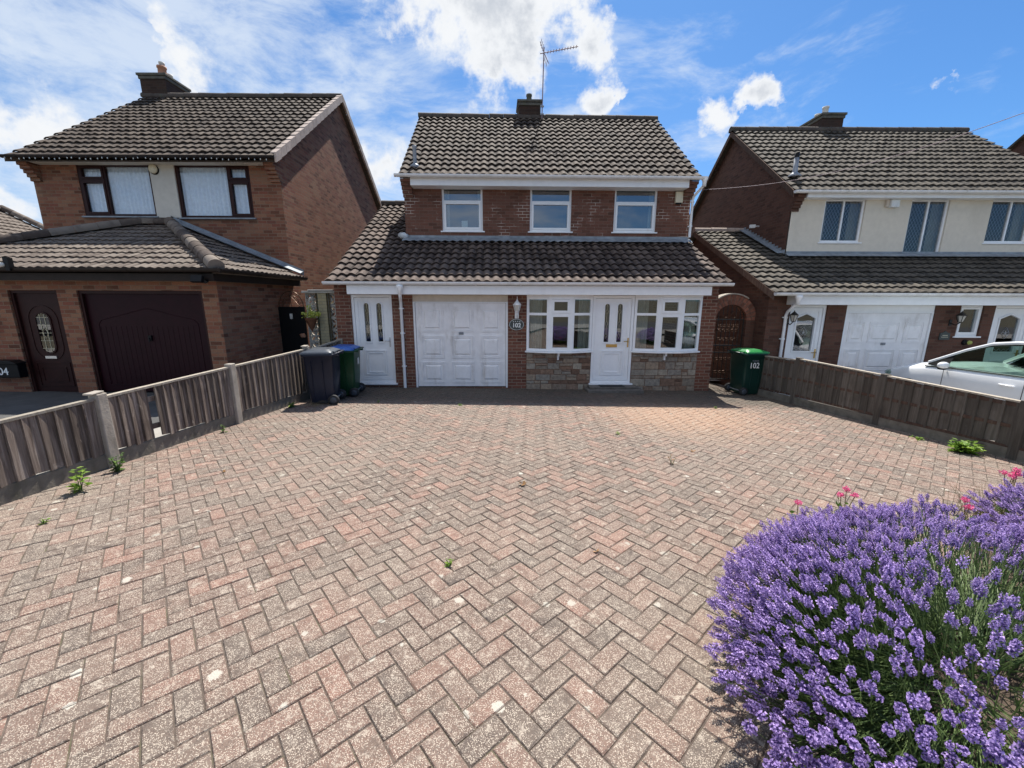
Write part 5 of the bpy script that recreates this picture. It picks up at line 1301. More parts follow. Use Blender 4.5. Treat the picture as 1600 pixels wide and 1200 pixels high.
for i, y in enumerate(ps[:-1]):
    y0, y1 = y+.06, ps[i+1]-.06
    zt0, zt1 = ltop(y0), ltop(y1)
    if i == 4: zt0, zt1 = 1.10, 1.18
    pn = fence_panel(lf, LF, y0, y1, zt0, zt1, 1, skip=((4,) if i == 2 else ()), seed=i+3, board=(.105 if i == 2 else .118))
    mb = MB(); obox_line(mb, LF, y0, y1, zt0-.03, zt0-.005, zt1-.03, zt1-.005, -.03, .035); mb.build('cap_rail', 'wood_cap', pn)
    mb = MB()
    for h in (.28, .62): obox_line(mb, LF, y0, y1, G(LF(y0), y0)+h, G(LF(y0), y0)+h+.06, G(LF(y1), y1)+h, G(LF(y1), y1)+h+.06, -.04, -.006)
    mb.build('rail', 'wood_grey', pn)
    mb = MB(); obox_line(mb, LF, y0, y1, G(LF(y0), y0)-.05, G(LF(y0), y0)+.16, G(LF(y1), y1)-.05, G(LF(y1), y1)+.16, -.022, .02); mb.build('gravel_board', 'gravel_board', lf, bevel=.004)
for i, y in enumerate(ps):
    mb = MB(); t_ = ltop(y)+.035; x = LF(y); g0 = G(x, y)-.1
    mb.box(x-.048, x+.052, y-.055, y+.055, g0, t_)
    if i in (2, 4): mb.obox((x-.005, y-.03, t_+.012), (.05, 0, 0), (0, .07, .004), (0, 0, .010))
    mb.build('fence_post', 'concrete', lf, bevel=.010)
rfn = thing('wooden_fence', (RF(6), 6, .05), 'dark brown fence with horizontal rails along the right side of the driveway', 'fence', 'boundary fences of the driveway')
ps = [1.40, 3.10, 4.80, 6.45, 8.10, 9.42]; rtop = lambda y: .775+.019*y
for i, y in enumerate(ps[:-1]):
    y0, y1 = y+.05, ps[i+1]-.05; zt0, zt1 = rtop(y0), rtop(y1)
    if i == 4: zt0, zt1 = .90, .85
    pn = fence_panel(rfn, RF, y0, y1, zt0+.01, zt1+.01, -1, seed=i+23, wmat='wood_dark', board=.13)
    mb = MB()
    for fr in (0.17, .53, .90):
        g0, g1 = G(RF(y0), y0), G(RF(y1), y1); a, b = g0+(zt0-g0)*fr, g1+(zt1-g1)*fr
        obox_line(mb, RF, y0, y1, a, a+.045, b, b+.045, -.030+.0, .0, -1 if False else 1)
    mb.build('rail', 'wood_rail', pn)
    mb = MB(); obox_line(mb, RF, y0, y1, zt0-.018, zt0+.004, zt1-.018, zt1+.004, -.04, .035); mb.build('cap_rail', 'wood_cap', pn)
    mb = MB(); obox_line(mb, RF, y0, y1, G(RF(y0), y0)-.1, G(RF(y0), y0)+.14, G(RF(y1), y1)-.1, G(RF(y1), y1)+.14, -.035, .02); mb.build('gravel_board', 'gravel_board', rfn)
for y in ps:
    mb = MB(); x = RF(y); mb.box(x-.05, x+.05, y-.05, y+.05, G(x, y)-.1, rtop(y)+.02); mb.build('fence_post', 'wood_dark' if y > 3.2 else 'concrete', rfn, bevel=.008)

# ================================================================== wheelie bins
def bin_(loc, rz, body, lidm, label, marks, s=1.0):
    b = thing('wheelie_bin', loc, label, 'wheelie bin', 'wheelie bins on the driveway'); b.rotation_euler = (0, 0, rz)
    def part(mb, name, mat, par=b, bevel=0.0):
        o = mb.build(name, mat, None, bevel=bevel); o.parent = par; return o
    # local frame: front = -y, handle and wheels at +y
    mb = MB(); n = 8; secs = []
    DF = .82
    def rr(w, d0, d1, z, r, k=4):
        d0, d1 = d0*DF, d1*DF
        pts = []
        for (cx, cy, a0) in ((w-r, d1-r, 0), (-w+r, d1-r, 90), (-w+r, d0+r, 180), (w-r, d0+r, 270)):
            for i in range(k+1): pts.append((cx+r*math.cos(R(a0+90*i/k)), cy+r*math.sin(R(a0+90*i/k)), z))
        return pts
    S = [rr(.215, -.26, .22, .03, .05), rr(.225, -.275, .235, .06, .05), rr(.25, -.31, .27, .45, .05), rr(.272, -.345, .30, .93, .05), rr(.274, -.347, .302, .931, .05), rr(.292, -.366, .32, .935, .05), rr(.292, -.366, .32, .975, .05), rr(.27, -.34, .30, .975, .05)]
    mb.grid(S, smooth=True, close=True); mb.face(S[0][::-1])
    for sx in (-1, 1):     # moulded ribs on both sides
        for (ya, yb) in ((-.15, -.138), (.05, .062)):
            mb.grid([[(sx*.230, ya, .12), (sx*.282, ya, .86)], [(sx*.242, (ya+yb)/2, .13), (sx*.296, (ya+yb)/2, .85)], [(sx*.230, yb, .12), (sx*.282, yb, .86)]], smooth=False)
    bo = part(mb, 'body', body)
    mb = MB()
    L0 = rr(.31, -.40, .30, .978, .05); L1 = rr(.31, -.40, .30, 1.0, .05); L2 = rr(.285, -.35, .27, 1.02, .07); L3 = rr(.20, -.22, .2, 1.055, .08)
    mb.grid([L0, L1, L2, L3], close=True); mb.face(L3); mb.face(L0[::-1]); mb.tube([(-.2, .245, 1.0), (.2, .245, 1.0)], .022, 8); mb.box(-.06, .06, -.355, -.325, .975, 1.0)
    part(mb, 'lid', lidm)
    mb = MB(); mb.tube([(-.24, .25, .955), (-.24, .31, .98), (.24, .31, .98), (.24, .25, .955)], .018, 8); mb.box(-.20, -.15, .25, .32, .93, 1.0); mb.box(.15, .20, .25, .32, .93, 1.0)
    part(mb, 'handle', body)
    for sx in (-1, 1):
        mb = MB(); x = sx*.255; mb.lathe([(.0, -.025), (.06, -.03), (.098, -.028), (.10, -.015), (.10, .015), (.098, .028), (.06, .03), (0, .025)], (x, .195, .10), 20, axis='X'); w = part(mb, 'wheel', 'rubber')
        mb = MB(); mb.lathe([(0, -.036), (.03, -.038), (.058, -.034), (.06, -.028)], (x, .195, .10), 16, axis='X'); mb.lathe([(.06, .028), (.058, .034), (.03, .038), (0, .036)], (x, .195, .10), 16, axis='X')
        part(mb, 'hub', 'navy_lid', w)
    mb = MB(); mb.tube([(-.25, .195, .10), (.25, .195, .10)], .012, 8); part(mb, 'axle', 'galv')
    marks(b, bo)
    return b
def txt_local(name, txt, size, pos, rz, mat, par, tilt=0.0, bold=0.0, sx=1.0):
    me = text_mesh(txt, size, .0015, bold); me.materials.clear(); me.materials.append(M[mat])
    me.transform(Matrix.Translation(pos) @ Matrix.Rotation(rz, 4, 'Z') @ Matrix.Rotation(R(90+tilt), 4, 'X') @ Matrix.Diagonal((sx, 1, 1, 1)))
    o = bpy.data.objects.new(name, me); COL.objects.link(o); o.parent = par
def no_marks(b, bo): pass
def marks_102(b, bo):
    txt_local('number', '102', .155, (.272, -.04, .70), R(90), 'paint_white', bo, 3.0, sx=.95)
    mb = MB()
    for (a, c, z, h) in ((-.045, .075, .815, .018), (-.085, -.055, .817, .022), (-.06, .07, .790, .006)):
        for k in range(6):
            y0 = a+(c-a)*k/6; y1 = a+(c-a)*(k+.75)/6; mb.face([(.283, y0, z-h/2), (.283, y1, z-h/2), (.283+h*.06, y1, z+h/2), (.283+h*.06, y0, z+h/2)])
    o = mb.build('emblem', 'galv', None); o.parent = bo
def marks_v(b, bo):
    me = text_mesh('104', .10, .0015); me.materials.clear(); me.materials.append(M['paint_white'])
    mb = MB()
    for k in range(5): mb.box(.0+.022*k-.06, .013+.022*k-.06, .252, .256, .66+.02*(k % 2), .80-.012*(k % 3))
    o = mb.build('emblem', 'paint_white', None); o.parent = bo
bin_((-3.60, 7.56, G(-3.5, 7.6)), R(-82), 'navy', 'navy_lid', 'dark navy wheelie bin with grey lid at the end of the left fence', no_marks)
bin_((-3.50, 8.33, G(-3.4, 8.3)), R(-84), 'green_bin', 'blue_lid', 'green wheelie bin with blue lid behind the navy bin', marks_v)
bin_((5.42, 9.22, G(5.42, 9.2)), R(80)-R(165), 'green_dark', 'green_lid', 'dark green wheelie bin with bright green lid, marked 102, in front of the arch', marks_102) if False else None
b3 = bin_((5.45, 9.20, G(5.42, 9.2)), R(-90)+R(-12)+R(20)-R(180), 'green_dark', 'green_lid', 'dark green wheelie bin with bright green lid, marked 102, in front of the arch', no_marks)
# its number faces the driveway: painted on the -x local side
mbn = b3.children[0]
txt_local('number', '102', .175, (-.286, .02, .70), R(-90), 'paint_white', mbn, 0.0, sx=.95, bold=.002)
mb = MB()
for (a, c, z, h) in ((-.075, .045, .815, .018), (.055, .085, .817, .022), (-.07, .06, .790, .006)):
    for k in range(6):
        y0 = a+(c-a)*k/6; y1 = a+(c-a)*(k+.75)/6; mb.face([(-.284, y1, z-h/2), (-.284, y0, z-h/2), (-.284-h*.06, y0, z+h/2), (-.284-h*.06, y1, z+h/2)])
o = mb.build('emblem', 'galv', None); o.parent = mbn

# ================================================================== car
car = thing('parked_car', (8.98, 6.9, -.03), 'white hatchback parked nose-in behind the right fence', 'car')
CG = -.06; CX = 8.98
# side profile: y (towards the nose), beltline z, half width
def cs(y):      # key stations: y, sill z, shoulder z, half width at shoulder
    K = [(4.80, .35, .80, .60), (4.88, .25, .95, .74), (5.3, .2, .98, .83), (6.2, .18, .96, .865), (7.2, .18, .93, .865), (7.75, .18, .90, .855), (8.2, .2, .83, .83), (8.55, .22, .745, .77), (8.78, .25, .64, .66), (8.88, .32, .50, .50)]
    for a, b in zip(K, K[1:]):
        if a[0] <= y <= b[0]:
            t = (y-a[0])/(b[0]-a[0]); t = t*t*(3-2*t)*.4+t*.6; return [a[i]+(b[i]-a[i])*t for i in range(4)]
    return K[0] if y < K[0][0] else K[-1]
mb = MB(); rows = []
for i in range(46):
    y = 4.80+4.08*i/45; _, zs_, zb, hw = cs(y); row = []
    top = zb+(.075 if y > 7.6 else .02)*min(1, max(0, (8.95-y)/.5))
    half = [(hw*.90, zs_), (hw*.985, zs_+.12), (hw*1.0, zs_+(zb-zs_)*.45), (hw*.995, zs_+(zb-zs_)*.72), (hw*.975, zb-.06), (hw*.945, zb-.012), (hw*.86, zb+.012), (hw*.6, top), (hw*.3, top+.018), (0, top+.024)]
    row = [(CX-x, y, CG+z) for x, z in half]+[(CX+x, y, CG+z) for x, z in half[-2::-1]]
    rows.append(row)
mb.grid(rows); mb.face(rows[0]); mb.face(rows[-1][::-1])
mb.build('body', 'car_white', car)
# greenhouse outline: stations along y with (roof z, roof half width)
def gh(y):
    K = [(4.92, .97, .60), (5.15, 1.28, .56), (5.5, 1.42, .58), (6.1, 1.485, .60), (6.6, 1.475, .60), (6.95, 1.42, .60), (7.3, 1.27, .63), (7.6, 1.10, .68), (7.85, .955, .74)]
    for a, b in zip(K, K[1:]):
        if a[0] <= y <= b[0]:
            t = (y-a[0])/(b[0]-a[0]); return [a[i]+(b[i]-a[i])*t for i in range(3)]
    return K[0] if y < K[0][0] else K[-1]
mb = MB(); rows = []
for i in range(40):      # roof skin
    y = 4.95+2.05*i/39; _, rz, rw = gh(y)
    rows.append([(CX+rw*q, y, CG+rz+.045*(1-abs(q)**2.2)-.012) for q in [-1+2*k/10 for k in range(11)]])
mb.grid(rows)
def rail(side, pts, w=.03):
    mb.tube([(CX+side*x, y, CG+z) for x, y, z in pts], w, 8)
for sd in (-1, 1):
    A = [(gh(y)[2]+.01, y, gh(y)[1]) for y in (4.97, 5.2, 5.5, 6.1, 6.6, 6.95, 7.3, 7.6, 7.82)]
    rail(sd, A, .032); 
    rail(sd, [(cs(6.05)[3]*.93, 6.15, cs(6.1)[2]), (.61, 6.20, 1.47)], .034); rail(sd, [(cs(5.2)[3]*.93, 5.15, .97), (.60, 5.35, 1.36)], .06)
mb.build('roof', 'car_white', car)
def sidewin(sd, ys, nm):
    g = MB(); up = [(CX+sd*(gh(y)[2]+.012), y, CG+gh(y)[1]-.012) for y in ys]; lo = [(CX+sd*(cs(y)[3]*.935), y, CG+cs(y)[2]-.005) for y in ys]
    g.grid([lo, up], smooth=True); return g.build(nm, 'glass_car', car)
for sd in (-1, 1):
    sidewin(sd, [6.24+1.45*i/10 for i in range(11)], 'side_window'); sidewin(sd, [5.35+.78*i/6 for i in range(7)], 'side_window')
    mb = MB(); ys = [5.2+2.62*i/16 for i in range(17)]
    mb.tube([(CX+sd*(cs(y)[3]*.945), y, CG+cs(y)[2]+.006) for y in ys], .012, 6)
    mb.tube([(CX+sd*(gh(y)[2]+.022), y, CG+gh(y)[1]-.030) for y in ys], .012, 6)
    mb.obox((CX+sd*.735, 6.17, CG+1.2), (.01, 0, 0), (0, .055, .0), (-sd*.09, .03, .24)); mb.build('window_trim', 'black_plastic', car)
    q = MB(); q.face([(CX+sd*(cs(7.45)[3]*.935+.004), 7.42, CG+.93), (CX+sd*(cs(7.8)[3]*.935+.004), 7.80, CG+.925), (CX+sd*(gh(7.45)[2]+.02), 7.44, CG+gh(7.45)[1]-.02)]); q.build('quarter_trim', 'black_plastic', car)
g = MB(); g.grid([[(CX+(gh(y)[2]-.01)*q, y, CG+gh(y)[1]+.035*(1-q*q)-.01) for q in [-1+.25*k for k in range(9)]] for y in (6.98, 7.3, 7.6, 7.86)]); g.build('windscreen', 'glass_car', car)
g = MB(); g.grid([[(CX+(gh(y)[2]-.02)*q, y-.0, CG+gh(y)[1]+.03*(1-q*q)-.01) for q in [-1+.25*k for k in range(9)]] for y in (4.92, 5.03, 5.12)]); g.build('rear_window', 'glass_car', car)
mb = MB(); mb.box(CX-.72, CX+.72, 7.3, 7.75, CG+.80, CG+.93); mb.box(CX-.7, CX+.7, 4.95, 7.7, CG+.3, CG+.34); mb.build('dashboard', 'black_plastic', car, bevel=.04)
for sx in (-.37, .37):
    mb = MB(); mb.box(CX+sx-.24, CX+sx+.24, 6.1, 6.7, CG+.45, CG+.6); mb.obox((CX+sx, 6.05, CG+.85), (.23, 0, 0), (0, .06, 0), (0, -.07, .30)); mb.box(CX+sx-.12, CX+sx+.12, 5.9, 6.0, CG+1.14, CG+1.32); mb.build('seat', 'rubber', car, bevel=.04)
mb = MB(); mb.tube([(CX+.37+.18*math.cos(R(a)), 7.12-.06*math.sin(R(a)), CG+.93+.17*math.sin(R(a))) for a in range(0, 360, 24)], .014, 6, closed=True); mb.build('steering_wheel', 'black_plastic', car)
for sd in (-1, 1):
    m_ = MB(); m_.blob((CX+sd*.985, 7.33, CG+.985), (.10, .07, .065), 12, 8); mo = m_.build('wing_mirror', 'car_white', car)
    m_ = MB(); m_.tube([(CX+sd*.84, 7.42, CG+.92), (CX+sd*.93, 7.38, CG+.93)], .025, 8); m_.blob((CX+sd*.975, 7.35, CG+.935), (.085, .06, .04), 10, 6); m_.build('mirror_base', 'black_plastic', mo)
    for yh in (6.42, 5.55):
        m_ = MB(); m_.tube([(CX+sd*.872, yh-.10, CG+.80), (CX+sd*.888, yh-.05, CG+.80), (CX+sd*.888, yh+.05, CG+.80), (CX+sd*.872, yh+.10, CG+.80)], .014, 8); m_.build('door_handle', 'car_white', car)
    m_ = MB()
    for yd in (7.42, 6.20): m_.tube([(CX+sd*(cs(yd)[3]+.0005), yd, CG+z) for z in (.28, .45, .62, .80, .90)], .004, 4)
    m_.build('door_seam', 'rubber', car)
    for yw in (5.45, 8.05):
        w = MB(); w.lathe([(.20, -.09), (.29, -.10), (.30, -.08), (.30, .08), (.29, .10), (.20, .09)], (CX+sd*.76, yw, CG+.30), 28, axis='X'); wo = w.build('wheel', 'rubber', car)
        w = MB(); w.lathe([(0, sd*.07), (.06, sd*.08), (.07, sd*.06), (.19, sd*.085), (.205, sd*.09)], (CX+sd*.77, yw, CG+.30), 28, axis='X'); w.build('rim', 'steel', wo)
    h_ = MB(); h_.blob((CX+sd*.62, 8.62, CG+.62), (.15, .18, .08), 12, 8); h_.build('headlight', 'glass_car', car)
mb = MB(); mb.box(CX-.35, CX+.35, 8.84, 8.90, CG+.36, CG+.46); mb.build('grille', 'black_plastic', car)

# ================================================================== telephone wire
tw = MB(); A = Vector((4.76, 10.85, 4.80)); B = Vector((15.0, 3.0, 8.6)); P_ = pix(1600, 134); 
B = Vector((0, 0, 2.1))+P_*(9.0); D_ = (B-A)
pts = [A+D_*(1.35*i/40)-Vector((0, 0, .42*math.sin(math.pi*min(1, i/40)))) for i in range(41)]
tw.tube(pts, .0045, 5); tag(tw.build('telephone_wire', 'wire_pink', loc=tuple(A)), 'thin telephone wire running from the middle house up past the right house roof', 'wire')

# ================================================================== small plants
def weed(name, x, y, h, n, leaf, label, mat='leaf_weed', sp=.5, seed=0, group='weeds in the driveway joints', stems=3, cat='weed', width=.2):
    rs = random.Random(seed); z = G(x, y); t_ = thing(name, (x, y, z), label, cat, group); st = MB(); lf_ = MB()
    for s in range(stems):
        a = rs.uniform(0, 6.28); lean = rs.uniform(.05, sp); hh = h*rs.uniform(.6, 1)
        top = Vector((x+math.cos(a)*lean*hh, y+math.sin(a)*lean*hh, z+hh)); base = Vector((x+rs.uniform(-.01, .01), y+rs.uniform(-.01, .01), z-.01)); mid = (base+top)/2+Vector((0, 0, hh*.08))
        st.tube([base, mid, top], [.004, .003, .0015], 4)
        for k in range(n):
            t = (k+1)/n; p = base.lerp(mid, t*2) if t < .5 else mid.lerp(top, t*2-1)
            an = rs.uniform(0, 6.28); u = Vector((math.cos(an), math.sin(an), rs.uniform(.1, .7))).normalized(); v = u.cross(Vector((0, 0, 1))).normalized(); L = leaf*rs.uniform(.6, 1.2)*(1.15-.6*t); w = L*width
            dr = Vector((0, 0, -.25*L)); r_ = rs.random()
            lf_.face([p, p+u*L*.4+v*w, p+u*L*.75+v*w*.7+dr*.4], rnd=r_); lf_.face([p, p+u*L*.75+v*w*.7+dr*.4, p+u*L+dr, p+u*L*.75-v*w*.7+dr*.4], rnd=r_); lf_.face([p, p+u*L*.75-v*w*.7+dr*.4, p+u*L*.4-v*w], rnd=r_)
    st.build('stem', 'stem_lav', t_); lf_.build('leaves', mat, t_); return t_
weed('weed', -4.08, 3.50, .26, 12, .11, 'tall bright green weed in front of the nearest boards of the left fence', 'leaf_bright', .25, 1, stems=3)
weed('weed', -4.20, 3.98, .22, 10, .06, 'dark leafy weed at the foot of the left fence post', 'leaf_weed', .5, 2, stems=6, width=.35)
weed('weed', -4.13, 5.45, .14, 8, .05, 'small upright weed under the left fence panel with the missing board', 'leaf_weed', .3, 3, stems=3, width=.3)
weed('weed', -4.02, 7.05, .10, 6, .07, 'low round green weed near the last post of the left fence', 'leaf_bright', .9, 4, stems=6, width=.4)
weed('dandelion', 6.03, 5.05, .16, 7, .17, 'large bright green clump of weeds at the foot of the right fence', 'leaf_bright', 1.2, 5, stems=14, width=.2)
weed('weed', 6.02, 5.65, .05, 5, .08, 'flat pale green weed beside the right fence, beyond the large clump', 'leaf_bright', 1.5, 6, stems=4)
for i, (x, y, lab) in enumerate(((1.58, 5.65, 'tiny green weed in the middle of the driveway towards the front door'), (-.42, 2.43, 'small yellow-green weed low in the driveway joints left of centre'), (-.98, 7.42, 'tiny grass tuft in front of the garage door'), (-2.62, 7.6, 'tiny grass tuft below the white side door'), (3.95, 7.5, 'small grass tuft at the end of the shadow near the green bin'), (-3.75, 2.9, 'flat straggling weed at the left of the driveway'), (1.9, 4.45, 'reddish seedling in the driveway right of centre'))):
    weed('seedling', x, y, .05 if i != 6 else .12, 5, .045, lab, 'leaf_bright' if i != 6 else 'leaf_dry', 1.2, 10+i, stems=3, cat='seedling')
# dry grass by the navy bin, leaves
rs = random.Random(5); mb = MB()
for k in range(14):
    a = rs.uniform(-.9, .9); L = rs.uniform(.12, .3); x, y = -3.72+rs.uniform(-.1, .12), 7.15+rs.uniform(-.08, .05); z = G(x, y)
    mb.tube([(x, y, z), (x+L*.5*math.cos(a), y-L*.2*math.sin(a), z+L*.35), (x+L*math.cos(a), y-L*.5*math.sin(a), z+L*.25)], [.003, .002, .001], 3)
tag(mb.build('dry_grass', 'stem_dry', loc=(-3.72, 7.15, G(-3.7, 7.1))), 'dry grass stems on the ground in front of the navy bin', 'grass')
def dead_leaf(x, y, s, lab, seed):
    rs = random.Random(seed); mb = MB(); z = G(x, y)+.006
    for k in range(5):
        a = rs.uniform(0, 6.28); u = Vector((math.cos(a), math.sin(a), rs.uniform(.1, .9)))*s; v = Vector((-math.sin(a), math.cos(a), rs.uniform(-.3, .5)))*s*.35; p = Vector((x, y, z))
        mb.face([p, p+u*.5+v, p+u], rnd=rs.random()); mb.face([p, p+u, p+u*.5-v], rnd=rs.random())
    tag(mb.build('dead_leaf', 'leaf_dry', loc=(x, y, z)), lab, 'leaf', 'dead leaves on the driveway')
dead_leaf(.11, 3.78, .045, 'curled brown dead leaf on the middle of the driveway', 1)
dead_leaf(.62, 2.62, .025, 'small dark dead leaf on the near driveway right of centre', 2)
dead_leaf(-3.1, 4.0, .03, 'small orange dead leaf near the left fence', 3)
dead_leaf(2.35, 4.9, .035, 'reddish dead stalk on the right side of the driveway', 4)

# ================================================================== lavender
pts = [(1.6, .2), (1.48, .9), (1.42, 1.5), (1.5, 1.95), (1.85, 2.25), (2.5, 2.4), (3.2, 2.5), (3.8, 2.95), (4.8, 3.25), (5.6, 3.0), (5.8, .6), (4, 0), (2, -.1)]
mb = MB(); c0 = (3.3, 1.6)
rings_ = []
for f, dz in ((1.0, .004), (.97, .02), (.8, .04), (.5, .05), (.2, .05)):
    ring = []
    for i in range(len(pts)*4):
        a, b = pts[i//4], pts[(i//4+1) % len(pts)]; t = (i % 4)/4; x, y = a[0]+(b[0]-a[0])*t, a[1]+(b[1]-a[1])*t
        x, y = c0[0]+(x-c0[0])*f, c0[1]+(y-c0[1])*f; ring.append((x, y, G(x, y)+dz+(random.uniform(-.012, .012) if f < .95 else 0)))
    rings_.append(ring)
mb.grid(rings_[::-1], close=True); mb.face(rings_[-1])
tag(mb.build('flower_bed', 'soil'), kind='structure')

def head_variant(rs):
    """unit-ish flower spike along +z, length about 1; returns verts (n,4,3) quads and rnd"""
    Q = []; rn = []
    levels = rs.choice((5, 6, 7)); z = 0
    def fl(zc, rad, s, n, ph):
        for k in range(n):
            a = ph+2*math.pi*k/n+rs.uniform(-.25, .25); c, s_ = math.cos(a), math.sin(a); zz = zc+rs.uniform(-.035, .035)
            rr = rad*rs.uniform(.75, 1.15)
            # calyx: dark narrow quad pointing out and up
            b = np.array((c*.05, s_*.05, zz-.04)); tip = np.array((c*rr, s_*rr, zz+.06)); side = np.array((-s_, c, 0))*s*.42
            Q.append([b-side, b+side, tip+side*.9, tip-side*.9]); rn.append(rs.uniform(0, .22))
            # petals: two lips that open outward
            for sg in (-1, 1):
                o = np.array((c, s_, 0)); up = np.array((0, 0, 1.0)); d = (o*rs.uniform(.3, .9)+up*(.55 if sg > 0 else -.45)); d /= np.linalg.norm(d)
                sd = np.array((-s_, c, 0))*s*rs.uniform(.5, .85)
                e = tip+d*s*rs.uniform(.8, 1.3)
                Q.append([tip-sd*.35, tip+sd*.35, e+sd, e-sd]); rn.append(rs.choice((rs.uniform(.3, .65), rs.uniform(.5, 1))))
    for i in range(levels):
        t = i/(levels-1); rad = .24*(1-.55*abs(t-.35)/.65)
        n = 5 if t < .85 else 3
        fl(.10+.78*t, rad, .135*(1-.3*t), n, rs.uniform(0, 6))
    if rs.random() < .5: fl(-.28, .15, .10, 3, 1)      # a lower whorl below a gap
    return np.array(Q), np.array(rn)
rsl = random.Random(99)
HV = [head_variant(rsl) for _ in range(9)]
def np_mesh(name, quads, rnd, mat, parent):
    quads = np.asarray(quads, dtype=np.float32).reshape(-1, 4, 3); off = np.array(parent_world(parent)); n = len(quads)
    me = bpy.data.meshes.new(name); me.vertices.add(n*4); me.vertices.foreach_set('co', (quads-off).ravel().astype(np.float32))
    me.loops.add(n*4); me.loops.foreach_set('vertex_index', np.arange(n*4, dtype=np.int32)); me.polygons.add(n); me.polygons.foreach_set('loop_start', np.arange(0, n*4, 4, dtype=np.int32))
    me.update(calc_edges=True)
    at = me.attributes.new("rnd", 'FLOAT', 'FACE'); at.data.foreach_set('value', np.asarray(rnd, dtype=np.float32))
    me.materials.append(M[mat]); o = bpy.data.objects.new(name, me); COL.objects.link(o); o.parent = parent; return o
def lavender(cx, cy, rx, ry, h, n, label, seed, keep=lambda x, y, z: True, hs=.045, nleaf=9000, outline=None):
    rs = random.Random(seed); z0 = G(cx, cy)+.03; root = thing('lavender_bush', (cx, cy, z0), label, 'lavender', 'lavender bushes in the flower bed')
    HQ, HR, SQ, SR, LQ, LR = [], [], [], [], [], []
    if outline:
        ang = sorted((math.atan2(py-cy, px-cx) % (2*math.pi), math.hypot(px-cx, py-cy)) for px, py in outline); ang = [(ang[-1][0]-2*math.pi, ang[-1][1])]+ang+[(ang[0][0]+2*math.pi, ang[0][1])]
    def rad(a):
        if not outline: return 1+.10*math.sin(3*a+seed)+.07*math.sin(5*a+1.7*seed)
        for (a0, r0), (a1, r1) in zip(ang, ang[1:]):
            if a0 <= a <= a1: return r0+(r1-r0)*(a-a0)/(a1-a0)
    for i in range(n):
        a = rs.uniform(0, 2*math.pi); q = rs.random()**.5     # even in plan, then lifted onto the dome
        ph = q*R(88); lump = rad(a)*(1+rs.gauss(0, .045))
        dx, dy, dz = math.sin(ph)*math.cos(a), math.sin(ph)*math.sin(a), math.cos(ph)
        p = Vector((cx+rx*lump*dx, cy+ry*lump*dy, z0+.09+h*(1+(lump/rad(a)-1)*1.2+.05*math.sin(7*dx+seed)*math.sin(6*dy))*(dz**.7 if dz > 0 else 0)))
        if not keep(p.x, p.y, rs.random()): continue
        out = Vector((dx*.9, dy*.9, .35+dz*.9)).normalized(); out = (out+Vector((rs.gauss(0, .16), rs.gauss(0, .16), rs.gauss(0, .12)))).normalized()
        L = hs*rs.uniform(.7, 1.35); Q, rn = HV[rs.randrange(9)]
        t = out.orthogonal().normalized(); t = Matrix.Rotation(rs.uniform(0, 6.28), 3, out) @ t; b = out.cross(t)
        Rm = np.array([t, b, out]).T; w = L*rs.uniform(.85, 1.15)*1.0
        V = (Q*np.array((w, w, L))) @ Rm.T+np.array(p); HQ.append(V); tone = rs.uniform(-.16, .12); HR.append(np.clip(rn+tone*(rn > .3), 0, 1))
        # stem
        base = Vector((cx+(p.x-cx)*.35+rs.gauss(0, .04), cy+(p.y-cy)*.35+rs.gauss(0, .04), z0+.05+(p.z-z0)*.30)); k0 = base; c1 = p-out*(.16+.1*rs.random()); sd = (p-base).cross(Vector((rs.gauss(0, 1), rs.gauss(0, 1), rs.gauss(0, 1)))).normalized(); w2 = sd*.0016
        sd2 = out.cross(sd).normalized()*.0016
        r_ = rs.random()
        for (u, v, ) in ((k0, c1), (c1, p+out*L*.1)):
            for ss in (w2, sd2):
                SQ.append([u-ss, u+ss, v+ss, v-ss]); SR.append(r_)
    for i in range(nleaf):      # narrow leaves filling the mound under the flowers
        a = rs.uniform(0, 6.28); q = rs.random()**.5; ph = q*R(90); s = rs.uniform(.35, .86)
        dx, dy, dz = math.sin(ph)*math.cos(a), math.sin(ph)*math.sin(a), math.cos(ph)
        s2 = s*rad(a); p = Vector((cx+rx*s2*dx, cy+ry*s2*dy, z0+.02+h*s*dz*.92))
        if not keep(p.x, p.y, rs.random()*.75+.25) : continue
        u = Vector((dx+rs.gauss(0, .45), dy+rs.gauss(0, .45), .55+rs.gauss(0, .35))).normalized(); v = u.orthogonal().normalized(); v = Matrix.Rotation(rs.uniform(0, 6.28), 3, u) @ v
        L = rs.uniform(.05, .12); w = rs.uniform(.0022, .0045)
        LQ.append([p-v*w*.5, p+u*L*.5-v*w, p+u*L, p+u*L*.5+v*w]); LR.append(rs.random())
    np_mesh('flower_spikes', np.concatenate(HQ), np.concatenate(HR), 'petal_lav', root)
    np_mesh('flower_stems', [[tuple(c) for c in q] for q in SQ], SR, 'stem_lav', root)
    np_mesh('foliage', [[tuple(c) for c in q] for q in LQ], LR, 'leaf_lav', root)
def keep1(x, y, r):      # thinner in the middle towards the right
    d = math.hypot((x-2.35)/.50, (y-1.35)/.60); t = max(0, min(1, (d-.25)/.9))
    dens = .22+.60*t
    if y < 1.35 and x > 1.45: dens *= .5
    if (x < 1.55 and y > .9) or y > 1.95: dens = max(dens, .92)
    if x > 2.7 and 1.3 < y < 2.05: dens = .22
    return r < dens
lavender(2.0, 1.45, 1, 1, .47, 4000, 'large rounded lavender bush covered in purple flowers at the right', 1, keep1, nleaf=24000,
         outline=[(.98, 1.0), (.98, 1.3), (1.04, 1.6), (1.17, 1.85), (1.45, 2.12), (1.85, 2.36), (2.3, 2.5), (2.9, 2.5), (3.15, 2.15), (3.05, 1.5), (2.8, .8), (2.2, .42), (1.5, .40), (1.1, .66)])
